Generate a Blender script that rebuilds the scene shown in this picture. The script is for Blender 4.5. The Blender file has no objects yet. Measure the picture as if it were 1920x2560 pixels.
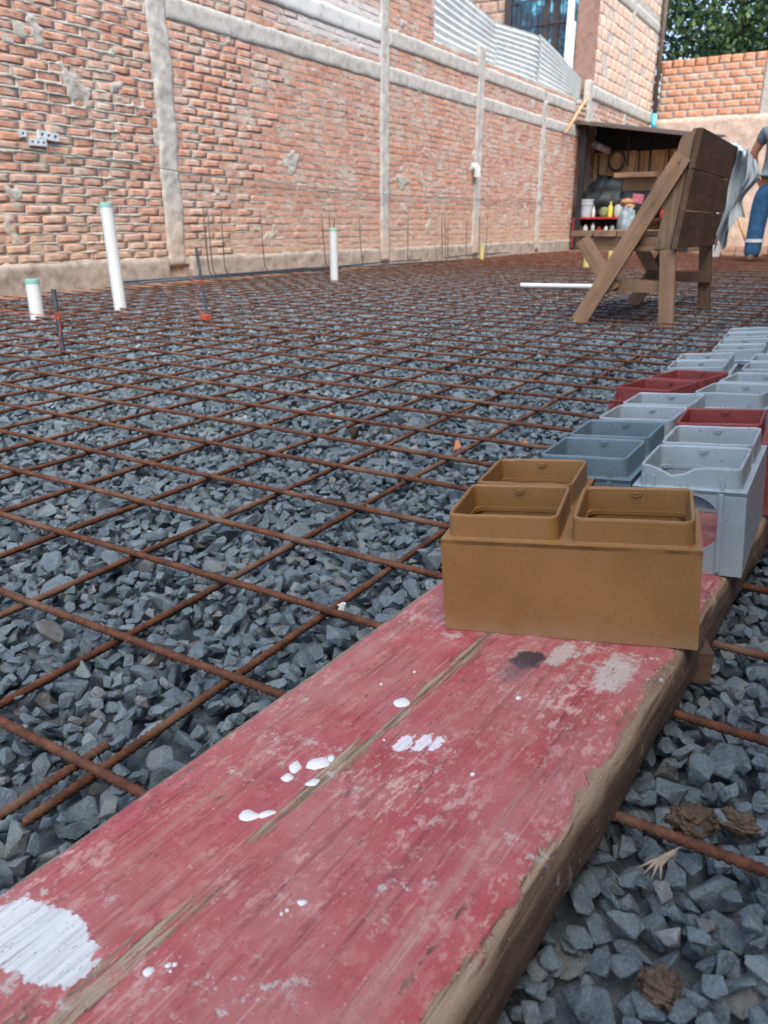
import bpy, bmesh, math, random
import numpy as np
from mathutils import Matrix, Vector, Euler
random.seed(7); RNG = np.random.default_rng(11)
SC = bpy.context.scene
COL = SC.collection

# ------------------------------------------------------------------ camera
FPX, CX, CY = 1925.0, 960.0, 1280.0            # focal length and centre in photo pixels (1920 x 2560)
PITCH, YAW, CAMH = math.radians(20.43), math.radians(31.22), 0.39
fh = np.array([-math.sin(YAW), math.cos(YAW), 0]); RT = np.array([math.cos(YAW), math.sin(YAW), 0]); UZ = np.array([0, 0, 1.0])
FW = fh * math.cos(PITCH) - UZ * math.sin(PITCH); UP = fh * math.sin(PITCH) + UZ * math.cos(PITCH)
CAM = np.array([0, 0, CAMH])
cd = bpy.data.cameras.new('camera'); cam = bpy.data.objects.new('camera', cd); COL.objects.link(cam)
cam.matrix_world = Matrix(((RT[0], UP[0], -FW[0], 0), (RT[1], UP[1], -FW[1], 0), (RT[2], UP[2], -FW[2], CAMH), (0, 0, 0, 1)))
cd.sensor_fit = 'VERTICAL'; cd.sensor_height = 36; cd.lens = 36 * FPX / 2560
cd.clip_start = 0.01; cd.clip_end = 500
cd.dof.use_dof = True; cd.dof.focus_distance = 0.80; cd.dof.aperture_fstop = 13
SC.camera = cam

# ------------------------------------------------------------------ sky, sun, exposure
SUN_EL, SUN_AZ = 56.0, 138.0                    # azimuth clockwise from +Y: the light stands to the right of the yard
world = bpy.data.worlds.new('World'); SC.world = world; world.use_nodes = True
wn = world.node_tree; wn.nodes.clear()
sky = wn.nodes.new('ShaderNodeTexSky'); sky.sky_type = 'NISHITA'; sky.sun_disc = False
sky.sun_elevation = math.radians(SUN_EL); sky.sun_rotation = math.radians(SUN_AZ)
sky.air_density = 1.0; sky.dust_density = 3.0; sky.ozone_density = 1.0
bg = wn.nodes.new('ShaderNodeBackground'); bg.inputs['Strength'].default_value = 0.15
wo = wn.nodes.new('ShaderNodeOutputWorld')
wn.links.new(sky.outputs[0], bg.inputs[0]); wn.links.new(bg.outputs[0], wo.inputs[0])
sl = bpy.data.lights.new('sun', 'SUN'); sl.energy = 1.4; sl.angle = math.radians(50); sl.color = (1.0, 0.97, 0.92)
so = bpy.data.objects.new('sun', sl); COL.objects.link(so)
_e, _a = math.radians(SUN_EL), math.radians(SUN_AZ)
_d = Vector((math.sin(_a) * math.cos(_e), math.cos(_a) * math.cos(_e), math.sin(_e)))
so.rotation_euler = _d.to_track_quat('Z', 'Y').to_euler(); so.location = (4, 4, 8)
SC.view_settings.view_transform = 'Standard'; SC.view_settings.look = 'None'
SC.view_settings.gamma = 1.0; SC.view_settings.use_curve_mapping = False
SC.view_settings.exposure = 1.36

# ------------------------------------------------------------------ small helpers
def project(P):
    v = np.asarray(P, float) - CAM
    z = v @ FW
    z = np.where(np.abs(z) < 1e-6, 1e-6, z)
    return CX + FPX * (v @ RT) / z, CY - FPX * (v @ UP) / z, z

WM = {}
def link(o, parent=None, M=None):
    COL.objects.link(o)
    M = M or Matrix.Identity(4)
    WM[o] = M
    if parent is not None:
        o.parent = parent
        o.matrix_basis = WM[parent].inverted() @ M
    else:
        o.matrix_basis = M
    return o
def tag(o, label=None, cat=None, group=None, kind=None):
    if label: o['label'] = label
    if cat: o['category'] = cat
    if group: o['group'] = group
    if kind: o['kind'] = kind
    return o
def empty(name, loc, label=None, cat=None, group=None, kind=None, M=None):
    o = bpy.data.objects.new(name, None); o.empty_display_size = 0.05
    link(o, None, M or Matrix.Translation(loc))
    return tag(o, label, cat, group, kind)
def meshdata(name, v, f, m=None, smooth=False):
    me = bpy.data.meshes.new(name)
    me.from_pydata([tuple(p) for p in v], [], f)
    if m: me.materials.append(m)
    if smooth: me.shade_smooth()
    me.update()
    return me
def fast_mesh(name, V, F, m=None, smooth=False):
    """V (n,3) array, F (k,3|4) array of one face size"""
    me = bpy.data.meshes.new(name)
    n, k, s = len(V), len(F), F.shape[1]
    me.vertices.add(n); me.vertices.foreach_set('co', np.ascontiguousarray(V, np.float32).ravel())
    me.loops.add(k * s); me.loops.foreach_set('vertex_index', np.ascontiguousarray(F, np.int32).ravel())
    me.polygons.add(k); me.polygons.foreach_set('loop_start', np.arange(0, k * s, s, dtype=np.int32))
    me.polygons.foreach_set('loop_total', np.full(k, s, np.int32))
    if smooth: me.polygons.foreach_set('use_smooth', np.ones(k, bool))
    me.update(calc_edges=True); me.validate()
    if m: me.materials.append(m)
    return me
def obj(name, me, parent=None, M=None):
    return link(bpy.data.objects.new(name, me), parent, M)
class MB:
    def __init__(s): s.v = []; s.f = []
    def add(s, v, f):
        b = len(s.v); s.v += [tuple(p) for p in v]; s.f += [tuple(i + b for i in q) for q in f]; return s
    def box(s, lo, hi, M=None):
        x0, y0, z0 = lo; x1, y1, z1 = hi
        v = [Vector(p) for p in ((x0,y0,z0),(x1,y0,z0),(x1,y1,z0),(x0,y1,z0),(x0,y0,z1),(x1,y0,z1),(x1,y1,z1),(x0,y1,z1))]
        if M: v = [M @ p for p in v]
        return s.add(v, [(0,3,2,1),(4,5,6,7),(0,1,5,4),(1,2,6,5),(2,3,7,6),(3,0,4,7)])
    def tube(s, pts, r, n=8, cap=True, closed=False):
        pts = [Vector(p) for p in pts]; k = len(pts)
        rs = r if isinstance(r, (list, tuple)) else [r] * k
        v = []; ref = None
        for i, p in enumerate(pts):
            t = (pts[(i + 1) % k] - pts[i - 1]) if closed else (pts[min(i + 1, k - 1)] - pts[max(i - 1, 0)])
            if t.length < 1e-9: t = Vector((0, 0, 1))
            t.normalize()
            if ref is None:
                ref = Vector((0, 0, 1)) if abs(t.z) < .9 else Vector((1, 0, 0))
            a = (ref - t * ref.dot(t)).normalized(); b = t.cross(a); ref = a
            for j in range(n):
                c = 2 * math.pi * j / n
                v.append(p + (a * math.cos(c) + b * math.sin(c)) * rs[i])
        f = []
        for i in range(k if closed else k - 1):
            i2 = (i + 1) % k
            for j in range(n):
                j2 = (j + 1) % n
                f.append((i * n + j, i * n + j2, i2 * n + j2, i2 * n + j))
        if cap and not closed:
            f.append(tuple(range(n - 1, -1, -1))); f.append(tuple((k - 1) * n + j for j in range(n)))
        return s.add(v, f)
    def lathe(s, prof, n=20, c=(0, 0, 0)):
        v = []; f = []
        for r, z in prof:
            for j in range(n):
                a = 2 * math.pi * j / n
                v.append((c[0] + r * math.cos(a), c[1] + r * math.sin(a), c[2] + z))
        for i in range(len(prof) - 1):
            for j in range(n):
                j2 = (j + 1) % n
                f.append((i * n + j, i * n + j2, (i + 1) * n + j2, (i + 1) * n + j))
        return s.add(v, f)
    def grid(s, fn, nu, nv):
        v = [fn(i / nu, j / nv) for j in range(nv + 1) for i in range(nu + 1)]
        f = [(j * (nu + 1) + i, j * (nu + 1) + i + 1, (j + 1) * (nu + 1) + i + 1, (j + 1) * (nu + 1) + i) for j in range(nv) for i in range(nu)]
        return s.add(v, f)
    def build(s, name, m, parent=None, M=None, smooth=False, bevel=0, seg=2, jitter=0):
        me = bpy.data.meshes.new(name); bm = bmesh.new()
        vs = [bm.verts.new(p) for p in s.v]
        for q in s.f:
            try: bm.faces.new([vs[i] for i in q])
            except ValueError: pass
        if bevel:
            bmesh.ops.bevel(bm, geom=[e for e in bm.edges if len(e.link_faces) == 2 and e.calc_face_angle(0) > .5], offset=bevel, segments=seg, affect='EDGES', profile=.6)
        bmesh.ops.recalc_face_normals(bm, faces=bm.faces)
        bm.to_mesh(me); bm.free()
        if m: me.materials.append(m)
        if smooth:
            me.shade_smooth()
            if smooth != 'all': me.set_sharp_from_angle(angle=math.radians(40))
        return obj(name, me, parent, M)

# numpy value noise (2-D and 3-D), about -1..1
_lat = np.random.default_rng(3).uniform(-1, 1, (64, 64, 64))
def vnoise(x, y, z=0.0):
    x, y, z = np.broadcast_arrays(np.asarray(x, float), np.asarray(y, float), np.asarray(z, float))
    xi, yi, zi = np.floor(x).astype(int), np.floor(y).astype(int), np.floor(z).astype(int)
    fx, fy, fz = x - xi, y - yi, z - zi
    fx, fy, fz = [t * t * (3 - 2 * t) for t in (fx, fy, fz)]
    r = 0
    for a in (0, 1):
        for b in (0, 1):
            for c in (0, 1):
                w = (fx if a else 1 - fx) * (fy if b else 1 - fy) * (fz if c else 1 - fz)
                r = r + w * _lat[(xi + a) & 63, (yi + b) & 63, (zi + c) & 63]
    return r
def fbm(x, y, z=0.0, o=3):
    r = 0; a = 1; t = 0
    for i in range(o):
        r = r + a * vnoise(np.asarray(x) * 2 ** i + 7.3 * i, np.asarray(y) * 2 ** i + 3.1 * i, np.asarray(z) * 2 ** i); t += a; a *= .5
    return r / t

# ------------------------------------------------------------------ materials
class NT:
    def __init__(s, name):
        s.m = bpy.data.materials.new(name); s.m.use_nodes = True
        s.t = s.m.node_tree; s.p = s.t.nodes['Principled BSDF']
        s._c = {}
    def n(s, typ, **kw):
        nd = s.t.nodes.new(typ)
        for k, v in kw.items(): setattr(nd, k, v)
        return nd
    def lk(s, a, sock):
        if hasattr(a, 'links') or isinstance(a, bpy.types.NodeSocket): s.t.links.new(a, sock)
        else:
            if isinstance(a, (tuple, list)) and len(a) == 3 and sock.type == 'RGBA': a = (*a, 1)
            sock.default_value = a
    def co(s, kind='Object'):
        if kind not in s._c:
            s._c[kind] = s.n('ShaderNodeNewGeometry').outputs['Position'] if kind == 'World' else s.n('ShaderNodeTexCoord').outputs[kind]
        return s._c[kind]
    def map(s, vec, scale=(1, 1, 1), loc=(0, 0, 0), rot=(0, 0, 0)):
        nd = s.n('ShaderNodeMapping'); s.lk(vec, nd.inputs[0])
        nd.inputs['Scale'].default_value = scale; nd.inputs['Location'].default_value = loc; nd.inputs['Rotation'].default_value = rot
        return nd.outputs[0]
    def noise(s, scale, vec=None, detail=4, rough=.6, dist=0, col=False):
        nd = s.n('ShaderNodeTexNoise'); s.lk(vec if vec is not None else s.co(), nd.inputs['Vector'])
        nd.inputs['Scale'].default_value = scale; nd.inputs['Detail'].default_value = detail
        nd.inputs['Roughness'].default_value = rough; nd.inputs['Distortion'].default_value = dist
        return nd.outputs['Color' if col else 'Fac']
    def vor(s, scale, vec=None, feat='F1', out='Distance'):
        nd = s.n('ShaderNodeTexVoronoi', feature=feat); s.lk(vec if vec is not None else s.co(), nd.inputs['Vector'])
        nd.inputs['Scale'].default_value = scale
        return nd.outputs[out]
    def ramp(s, fac, *stops, mode='LINEAR'):
        nd = s.n('ShaderNodeValToRGB'); s.lk(fac, nd.inputs[0]); cr = nd.color_ramp; cr.interpolation = mode
        while len(cr.elements) < len(stops): cr.elements.new(.5)
        for e, (p, c) in zip(cr.elements, stops):
            e.position = p; e.color = (c, c, c, 1) if isinstance(c, (int, float)) else (*c, 1)
        return nd.outputs[0]
    def mix(s, fac, a, b, mode='MIX'):
        nd = s.n('ShaderNodeMix', data_type='RGBA', blend_type=mode)
        s.lk(fac, nd.inputs[0]); s.lk(a, nd.inputs[6]); s.lk(b, nd.inputs[7]); return nd.outputs[2]
    def math(s, op, a, b=0.0, c=0.0, clamp=False):
        nd = s.n('ShaderNodeMath', operation=op, use_clamp=clamp); s.lk(a, nd.inputs[0]); s.lk(b, nd.inputs[1]); s.lk(c, nd.inputs[2]); return nd.outputs[0]
    def xyz(s, vec):
        nd = s.n('ShaderNodeSeparateXYZ'); s.lk(vec, nd.inputs[0]); return nd.outputs
    def step(s, v, a, b):
        nd = s.n('ShaderNodeMapRange', interpolation_type='SMOOTHSTEP'); s.lk(v, nd.inputs[0])
        nd.inputs[1].default_value = a; nd.inputs[2].default_value = b; return nd.outputs[0]
    def tone(s):
        """one random number for each piece: object random plus the mesh attribute 'tone' of joined pieces"""
        a = s.n('ShaderNodeAttribute', attribute_name='tone'); r = s.n('ShaderNodeObjectInfo').outputs['Random']
        return s.math('FRACT', s.math('ADD', a.outputs['Fac'], r))
    def out(s, col, rough=.8, bump=None, bs=.5, bd=.002, spec=.3, metal=0, **kw):
        s.lk(col, s.p.inputs['Base Color']); s.lk(rough, s.p.inputs['Roughness'])
        s.lk(spec, s.p.inputs['Specular IOR Level']); s.lk(metal, s.p.inputs['Metallic'])
        for k, v in kw.items(): s.lk(v, s.p.inputs[k])
        if bump is not None:
            b = s.n('ShaderNodeBump'); b.inputs['Strength'].default_value = bs; b.inputs['Distance'].default_value = bd
            s.lk(bump, b.inputs['Height']); s.t.links.new(b.outputs[0], s.p.inputs['Normal'])
        return s.m

def m_plain(name, c, rough=.7, var=.15, scale=8, spec=.3, bump=.2, metal=0, bd=.002):
    n = NT(name); f = n.noise(scale, detail=5)
    lo = tuple(x * (1 - var) for x in c); hi = tuple(min(1, x * (1 + var)) for x in c)
    return n.out(n.ramp(f, (.3, lo), (.7, hi)), rough, n.noise(scale * 6, detail=4), bump, bd, spec, metal)

def m_stone():
    n = NT('crushed_stone'); t = n.tone(); w = n.co('World')
    base = n.ramp(t, (0, (.05, .078, .098)), (.3, (.085, .122, .146)), (.6, (.13, .175, .198)), (.78, (.07, .096, .113)), (.88, (.19, .235, .252)), (.955, (.15, .135, .115)), (1, (.29, .315, .32)))
    big = n.noise(70, w, 6, .65)
    c = n.mix(n.ramp(big, (.35, 0), (.68, .6)), n.mix(.03, base, (.5, .53, .55)), (.22, .275, .30))
    c = n.mix(n.ramp(n.noise(420, w, 3, .7), (.52, 0), (.70, .55)), c, (.32, .35, .36))
    c = n.mix(n.ramp(n.noise(160, w, 4, .7), (.30, .7), (.42, 0)), c, (.04, .055, .068))
    return n.out(c, n.ramp(big, (.3, .62), (.7, .88)), n.mix(.4, n.noise(110, w, 7, .72), n.noise(520, w, 3, .7)), 1.0, .006, .35)

def m_rust():
    n = NT('rusty_steel'); w = n.co('World')
    a = n.noise(60, w, 6, .7); b = n.noise(400, w, 4, .7); k = n.noise(9, w, 3)
    c = n.ramp(a, (.25, (.038, .017, .013)), (.45, (.085, .034, .021)), (.6, (.145, .056, .028)), (.8, (.21, .095, .05)))
    c = n.mix(n.ramp(b, (.3, .6), (.55, 0)), c, (.05, .022, .016))
    c = n.mix(n.ramp(k, (.5, 0), (.72, .55)), c, (.24, .16, .115))
    return n.out(c, .85, b, .6, .0012, .25)

def lime(n, w, c):
    x, y, z = n.xyz(w)
    d = n.math('MULTIPLY', n.step(y, 5.6, 6.3), n.step(y, 7.72, 7.6)); d = n.math('MULTIPLY', d, n.math('MULTIPLY', n.step(z, 1.93, 2.05), n.step(z, 2.5, 2.36)))
    k = n.math('MULTIPLY', d, n.step(n.math('ADD', n.noise(6, w, 6, .7), n.math('MULTIPLY', n.noise(26, n.map(w, (1, 1, .3)), 4, .7), .35)), .50, .62))
    return n.mix(n.math('MULTIPLY', k, .72), c, (.60, .62, .60))
def m_brick(name='fired_brick', hue=None):
    n = NT(name); t = n.tone(); w = n.co('World')
    c = n.ramp(t, *(hue or ((0, (.36, .16, .105)), (.25, (.48, .235, .155)), (.5, (.42, .195, .13)), (.72, (.53, .295, .205)), (.86, (.30, .15, .11)), (1, (.47, .30, .225)))))
    a = n.noise(14, w, 6, .65)
    c = n.mix(n.ramp(a, (.36, 0), (.70, .75)), c, (.58, .38, .28))
    c = n.mix(n.ramp(n.noise(45, w, 5, .7), (.30, .7), (.45, 0)), c, (.23, .11, .075))
    c = n.mix(n.ramp(n.noise(5, w, 5, .7), (.48, 0), (.66, .8)), c, (.47, .43, .37))     # cement film and dust on some bricks
    z = n.xyz(w)[2]
    c = n.mix(n.math('MULTIPLY', n.step(n.math('ADD', z, n.math('MULTIPLY', n.noise(3, w, 4), .5)), 1.0, .35), .62), c, (.45, .33, .235))   # splashed earth low on the wall
    if name == 'fired_brick': c = lime(n, w, c)
    return n.out(c, .92, n.mix(.5, n.noise(60, w, 6, .7), n.noise(240, w, 4, .7)), .7, .004, .15)

def m_mortar(name='mortar', base=(.40, .385, .35), dark=(.20, .19, .175), dust=True, bd=.005):
    n = NT(name); w = n.co('World')
    a = n.noise(9, w, 6, .7); b = n.noise(70, w, 5, .7)
    c = n.ramp(a, (.28, dark), (.5, base), (.78, tuple(x * 1.28 for x in base)))
    c = n.mix(n.ramp(b, (.3, .5), (.5, 0)), c, dark)
    if dust:
        z = n.xyz(w)[2]
        c = n.mix(n.math('MULTIPLY', n.step(n.math('ADD', z, n.math('MULTIPLY', n.noise(3, w, 4), .5)), .95, .3), .7), c, (.47, .37, .275))
    if name in ('mortar', 'rough_concrete'): c = lime(n, w, c)
    return n.out(c, .95, n.mix(.5, n.noise(35, w, 6, .7), n.noise(180, w, 4, .7)), .8, bd, .12)

def m_wood(name, c1, c2, dark=(.08, .055, .04), along=0, sc=1.0):
    n = NT(name); s = [26, 26, 26]; s[along] = 1.6
    v = n.map(n.co(), tuple(x * sc for x in s))
    r = n.n('ShaderNodeObjectInfo').outputs['Random']
    off = n.n('ShaderNodeVectorMath', operation='ADD'); n.lk(v, off.inputs[0])
    cmb = n.n('ShaderNodeCombineXYZ'); n.lk(n.math('MULTIPLY', r, 40), cmb.inputs[0]); n.lk(n.math('MULTIPLY', r, 17), cmb.inputs[1]); n.t.links.new(cmb.outputs[0], off.inputs[1])
    g = n.noise(1.2, off.outputs[0], 6, .65, 1.2)
    c = n.ramp(g, (.3, c1), (.55, c2), (.75, tuple(x * 1.25 for x in c2)))
    c = n.mix(n.ramp(n.noise(3.2, off.outputs[0], 4, .7), (.3, .6), (.42, 0)), c, dark)
    st = n.noise(4, None, 5, .6)
    c = n.mix(n.ramp(st, (.35, .5), (.6, 0)), c, tuple(x * .6 for x in c1))
    c = n.mix(n.math('MULTIPLY', r, .35), c, tuple(x * .75 for x in c1))
    return n.out(c, .85, g, .35, .003, .2)

M = {}
M['stone'] = m_stone(); M['rust'] = m_rust(); M['brick'] = m_brick(); M['mortar'] = m_mortar(base=(.43, .41, .365), dark=(.21, .195, .17))
M['concrete'] = m_mortar('rough_concrete', (.44, .425, .385), (.25, .24, .215))
M['plinth'] = m_mortar('dusty_plinth', (.34, .29, .24), (.15, .125, .10), False)
M['steel'] = m_plain('dark_steel', (.05, .06, .075), .5, .35, 30, .5, .3, .4)
M['greysteel'] = m_plain('grey_brown_steel', (.12, .09, .075), .7, .4, 30, .4, .3, .2)
M['pvc'] = m_plain('white_pvc', (.52, .54, .535), .38, .06, 5, .45, .05)
M['cap'] = m_plain('green_tape', (.20, .40, .35), .5, .12, 20, .4, .1)
M['yellow'] = m_plain('yellow_pvc', (.50, .45, .17), .45, .1, 10, .4, .05)
M['string'] = m_plain('orange_string', (.42, .075, .04), .8, .2, 60)
M['wire'] = m_plain('green_grey_wire', (.12, .17, .14), .5, .2, 30)
M['wood'] = m_wood('weathered_timber', (.20, .118, .068), (.33, .208, .13))
M['wood_dark'] = m_wood('dark_weathered_timber', (.085, .052, .036), (.145, .09, .062), (.04, .027, .02))
M['ply'] = m_wood('plywood', (.56, .31, .15), (.66, .41, .22), (.22, .12, .06), along=2, sc=.5)
M['soil'] = m_mortar('bare_soil', (.25, .15, .10), (.12, .065, .042), False, .01)
M['ground'] = m_mortar('packed_subsoil', (.13, .155, .17), (.075, .09, .10), False, .01)

# ------------------------------------------------------------------ ground
g = MB(); g.add([(-80, -40, -.085), (80, -40, -.085), (80, 140, -.085), (-80, 140, -.085)], [(0, 1, 2, 3)])
tag(g.build('ground', M['ground']), kind='structure')
def soil_sheet(name, x0, x1, y0, y1, z, amp, step, lab):
    nx, ny = max(2, int((x1 - x0) / step)), max(2, int((y1 - y0) / step))
    X, Y = np.meshgrid(np.linspace(x0, x1, nx + 1), np.linspace(y0, y1, ny + 1))
    Z = z + amp * fbm(X * 2.2, Y * 2.2, 1.5, 4) + amp * .5 * fbm(X * 14, Y * 14, 4.5, 2)
    V = np.stack([X, Y, Z], -1).reshape(-1, 3)
    i, j = np.meshgrid(np.arange(nx), np.arange(ny)); a = (j * (nx + 1) + i).ravel()
    F = np.stack([a, a + 1, a + nx + 2, a + nx + 1], 1)
    o = obj(name, fast_mesh(name, V, F, M['soil'], True)); tag(o, lab, kind='structure'); return o
soil_sheet('soil_strip', -4.75, -4.16, 2.0, 15.0, -.03, .02, .05, 'bare earth along the foot of the brick wall')
soil_sheet('soil_yard', -4.2, 2.4, 7.9, 19.2, -.028, .018, .08, 'reddish bare earth in the far part of the yard')

# ---- crushed stone: shapes
def stone_shape(i, npts, hi):
    r = random.Random(900 + i)
    ax = (1.0, r.uniform(.62, .95), r.uniform(.42, .72))
    bm = bmesh.new()
    for k in range(npts):
        while True:
            p = Vector((r.uniform(-1, 1), r.uniform(-1, 1), r.uniform(-1, 1)))
            if .35 < p.length < 1: break
        p = p.normalized() * (.8 + .2 * r.random())
        bm.verts.new((p.x * ax[0] * .5, p.y * ax[1] * .5, p.z * ax[2] * .5))
    h = bmesh.ops.convex_hull(bm, input=bm.verts)
    bmesh.ops.delete(bm, geom=[v for v in bm.verts if not v.link_faces], context='VERTS')
    bmesh.ops.dissolve_limit(bm, angle_limit=.22, verts=bm.verts, edges=bm.edges)
    if hi:
        bmesh.ops.bevel(bm, geom=list(bm.edges), offset=.020, segments=1, affect='EDGES', profile=.7)
        bmesh.ops.triangulate(bm, faces=bm.faces)
        for lim in (.30, .15):
            bmesh.ops.subdivide_edges(bm, edges=[e for e in bm.edges if e.calc_length() > lim], cuts=1)
            bmesh.ops.triangulate(bm, faces=bm.faces)
        for v in bm.verts:
            q = v.co.copy()
            v.co *= 1 + .085 * float(fbm(q.x * 4.5 + i, q.y * 4.5, q.z * 4.5, 3)) + .03 * float(vnoise(q.x * 19, q.y * 19 + i, q.z * 19))
    bmesh.ops.triangulate(bm, faces=bm.faces)
    V = np.array([v.co[:] for v in bm.verts]); bm.verts.index_update()
    F = np.array([[v.index for v in f.verts] for f in bm.faces])
    bm.free(); return V, F
NS = 28
ST_HI = [stone_shape(i, 10 + i % 4, True) for i in range(NS)]
ST_MID = [stone_shape(i, 10 + i % 4, False) for i in range(NS)]
ST_LOW = [stone_shape(i + 100, 8, False) for i in range(NS)]

# ---- a seamless tile of dropped stones (each rests on those below it)
TILE, RES = 1.2, .003
def drop_tile():
    n = int(TILE / RES); H = np.zeros((n, n)); rec = []
    r = np.random.default_rng(5)
    eul = r.uniform(-math.pi, math.pi, (10400, 3)); eul[:, :2] *= .16
    for k in range(10400):
        var = int(r.integers(NS)); size = float(np.clip(r.lognormal(math.log(.031), .28), .015, .050))
        if k > 6500: size = min(size, .023)
        E3 = Euler(eul[k]).to_matrix(); P = ST_MID[var][0] @ np.array(E3).T * size
        lo, hi = P.min(0), P.max(0)
        rx, ry = max(1, int((hi[0] - lo[0]) / RES / 2)), max(1, int((hi[1] - lo[1]) / RES / 2))
        gx, gy = np.meshgrid(np.arange(-rx, rx + 1), np.arange(-ry, ry + 1), indexing='ij')
        q = (gx / (rx + .5)) ** 2 + (gy / (ry + .5)) ** 2; ins = q < 1
        cap = np.sqrt(np.clip(1 - q, 0, 1))
        best = None
        for _ in range(5):
            ci, cj = r.integers(n, size=2)
            patch = H[np.ix_((ci + np.arange(-rx, rx + 1)) % n, (cj + np.arange(-ry, ry + 1)) % n)]
            bot = lo[2] * cap ** .6
            q_ = (patch - bot)[ins]; z = np.partition(q_, int(len(q_) * .88))[int(len(q_) * .88)]
            if best is None or z < best[0]: best = (z, ci, cj)
        z, ci, cj = best
        ix = np.ix_((ci + np.arange(-rx, rx + 1)) % n, (cj + np.arange(-ry, ry + 1)) % n)
        H[ix] = np.where(ins, np.maximum(H[ix], z + hi[2] * cap ** .6), H[ix])
        rec.append((ci * RES, cj * RES, z, var, size, *eul[k], hi[2]))
    rec = np.array(rec)
    loc = H[(rec[:, 0] / RES).astype(int) % n, (rec[:, 1] / RES).astype(int) % n]
    keep = rec[:, 2] + rec[:, 8] > loc - .017
    top = np.percentile(H, 96)
    rec = rec[keep]; rec[:, 2] -= top
    return rec
TREC = drop_tile()
GZ = -.010                                    # level of the stones' tops, a little under the bars
def lay_gravel():
    out = []
    for a in range(-5, 2):
        for b in range(-1, 8):
            R = TREC.copy(); R[:, 0] += a * TILE; R[:, 1] += b * TILE; out.append(R)
    R = np.concatenate(out); R[:, 2] += GZ
    R[:, 2] += .006 * vnoise(R[:, 0] * 1.7, R[:, 1] * 1.7)
    x, y = R[:, 0], R[:, 1]
    px, py, dz = project(R[:, :3])
    mar = 60 + 60 / np.maximum(dz, .2)
    ok = (dz > .12) & (px > -mar) & (px < 1920 + mar) & (py < 2560 + mar * 1.5) & (py > 500)
    ok &= (x > -4.33 + .1 * vnoise(y * 3, 2.)) & (y < 8.3 + .5 * vnoise(x * 2, 9.)) & (y > .02)
    ok &= R[:, 2] + R[:, 8] < .004
    R = R[ok]; dz = dz[ok]; px = px[ok]; py = py[ok]
    vis = (px > 8) & (px < 1912) & (py < 2550)
    return R, dz, vis, px, py
GR, GD, GVIS, GPX, GPY = lay_gravel()
# rough footprint of the plank, whose stones are hidden
hid = (GR[:, 0] > -.17 - .0795 + .06 * GR[:, 1] - .12) & (GR[:, 0] < -.17 - .0795 + .06 * GR[:, 1] + .115)
score = np.where(GVIS & ~hid, (GR[:, 4] * FPX / GD), 0)
order = np.argsort(-score); NEAR = set(order[:300].tolist())

bed = MB(); bed.add([(-4.6, -.2, -.054), (1.4, -.2, -.054), (1.4, 8.6, -.054), (-4.6, 8.6, -.054)], [(0, 1, 2, 3)])
bed = bed.build('gravel_bed', M['ground']); tag(bed, 'bed of grey crushed stone under the rusty steel mesh', kind='structure')
st_me = []
for i in range(NS):
    me = fast_mesh('stone', ST_HI[i][0], ST_HI[i][1], M['stone'], True); me.set_sharp_from_angle(angle=math.radians(32)); st_me.append(me)
for k in order[:300]:
    x, y, z, var, size, e0, e1, e2, _ = GR[k]
    o = bpy.data.objects.new('stone', st_me[int(var)])
    link(o, bed, Matrix.Translation((x, y, z)) @ Euler((e0, e1, e2)).to_matrix().to_4x4() @ Matrix.Scale(size, 4))
def join_stones(idx, shapes, name, smooth):
    Vs, Fs, Ts = [], [], []; base = 0
    tr = np.random.default_rng(77)
    for k in idx:
        x, y, z, var, size, e0, e1, e2, _ = GR[k]
        V0, F0 = shapes[int(var)]
        Rm = np.array(Euler((e0, e1, e2)).to_matrix())
        Vs.append(V0 @ Rm.T * size + (x, y, z)); Fs.append(F0 + base); base += len(V0)
        Ts.append(np.full(len(V0), tr.random()))
    return np.concatenate(Vs), np.concatenate(Fs), np.concatenate(Ts)
rest = np.array([k for k in range(len(GR)) if k not in NEAR])
hi_i = rest[GD[rest] < 1.0]; mid_i = rest[(GD[rest] >= 1.0) & (GD[rest] < 3.2)]; low_i = rest[GD[rest] >= 3.2]
parts = [join_stones(hi_i, ST_HI, '', 0), join_stones(mid_i, ST_MID, '', 0), join_stones(low_i, ST_LOW, '', 0)]
V = []; F = []; T = []; b = 0
for v, f, t in parts: V.append(v); F.append(f + b); T.append(t); b += len(v)
me = fast_mesh('loose_gravel', np.concatenate(V), np.concatenate(F), M['stone'], True)
me.attributes.new('tone', 'FLOAT', 'POINT').data.foreach_set('value', np.concatenate(T).astype(np.float32))
me.set_sharp_from_angle(angle=math.radians(24))
lg = obj('loose_gravel', me, bed); tag(lg, kind='stuff')

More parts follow.
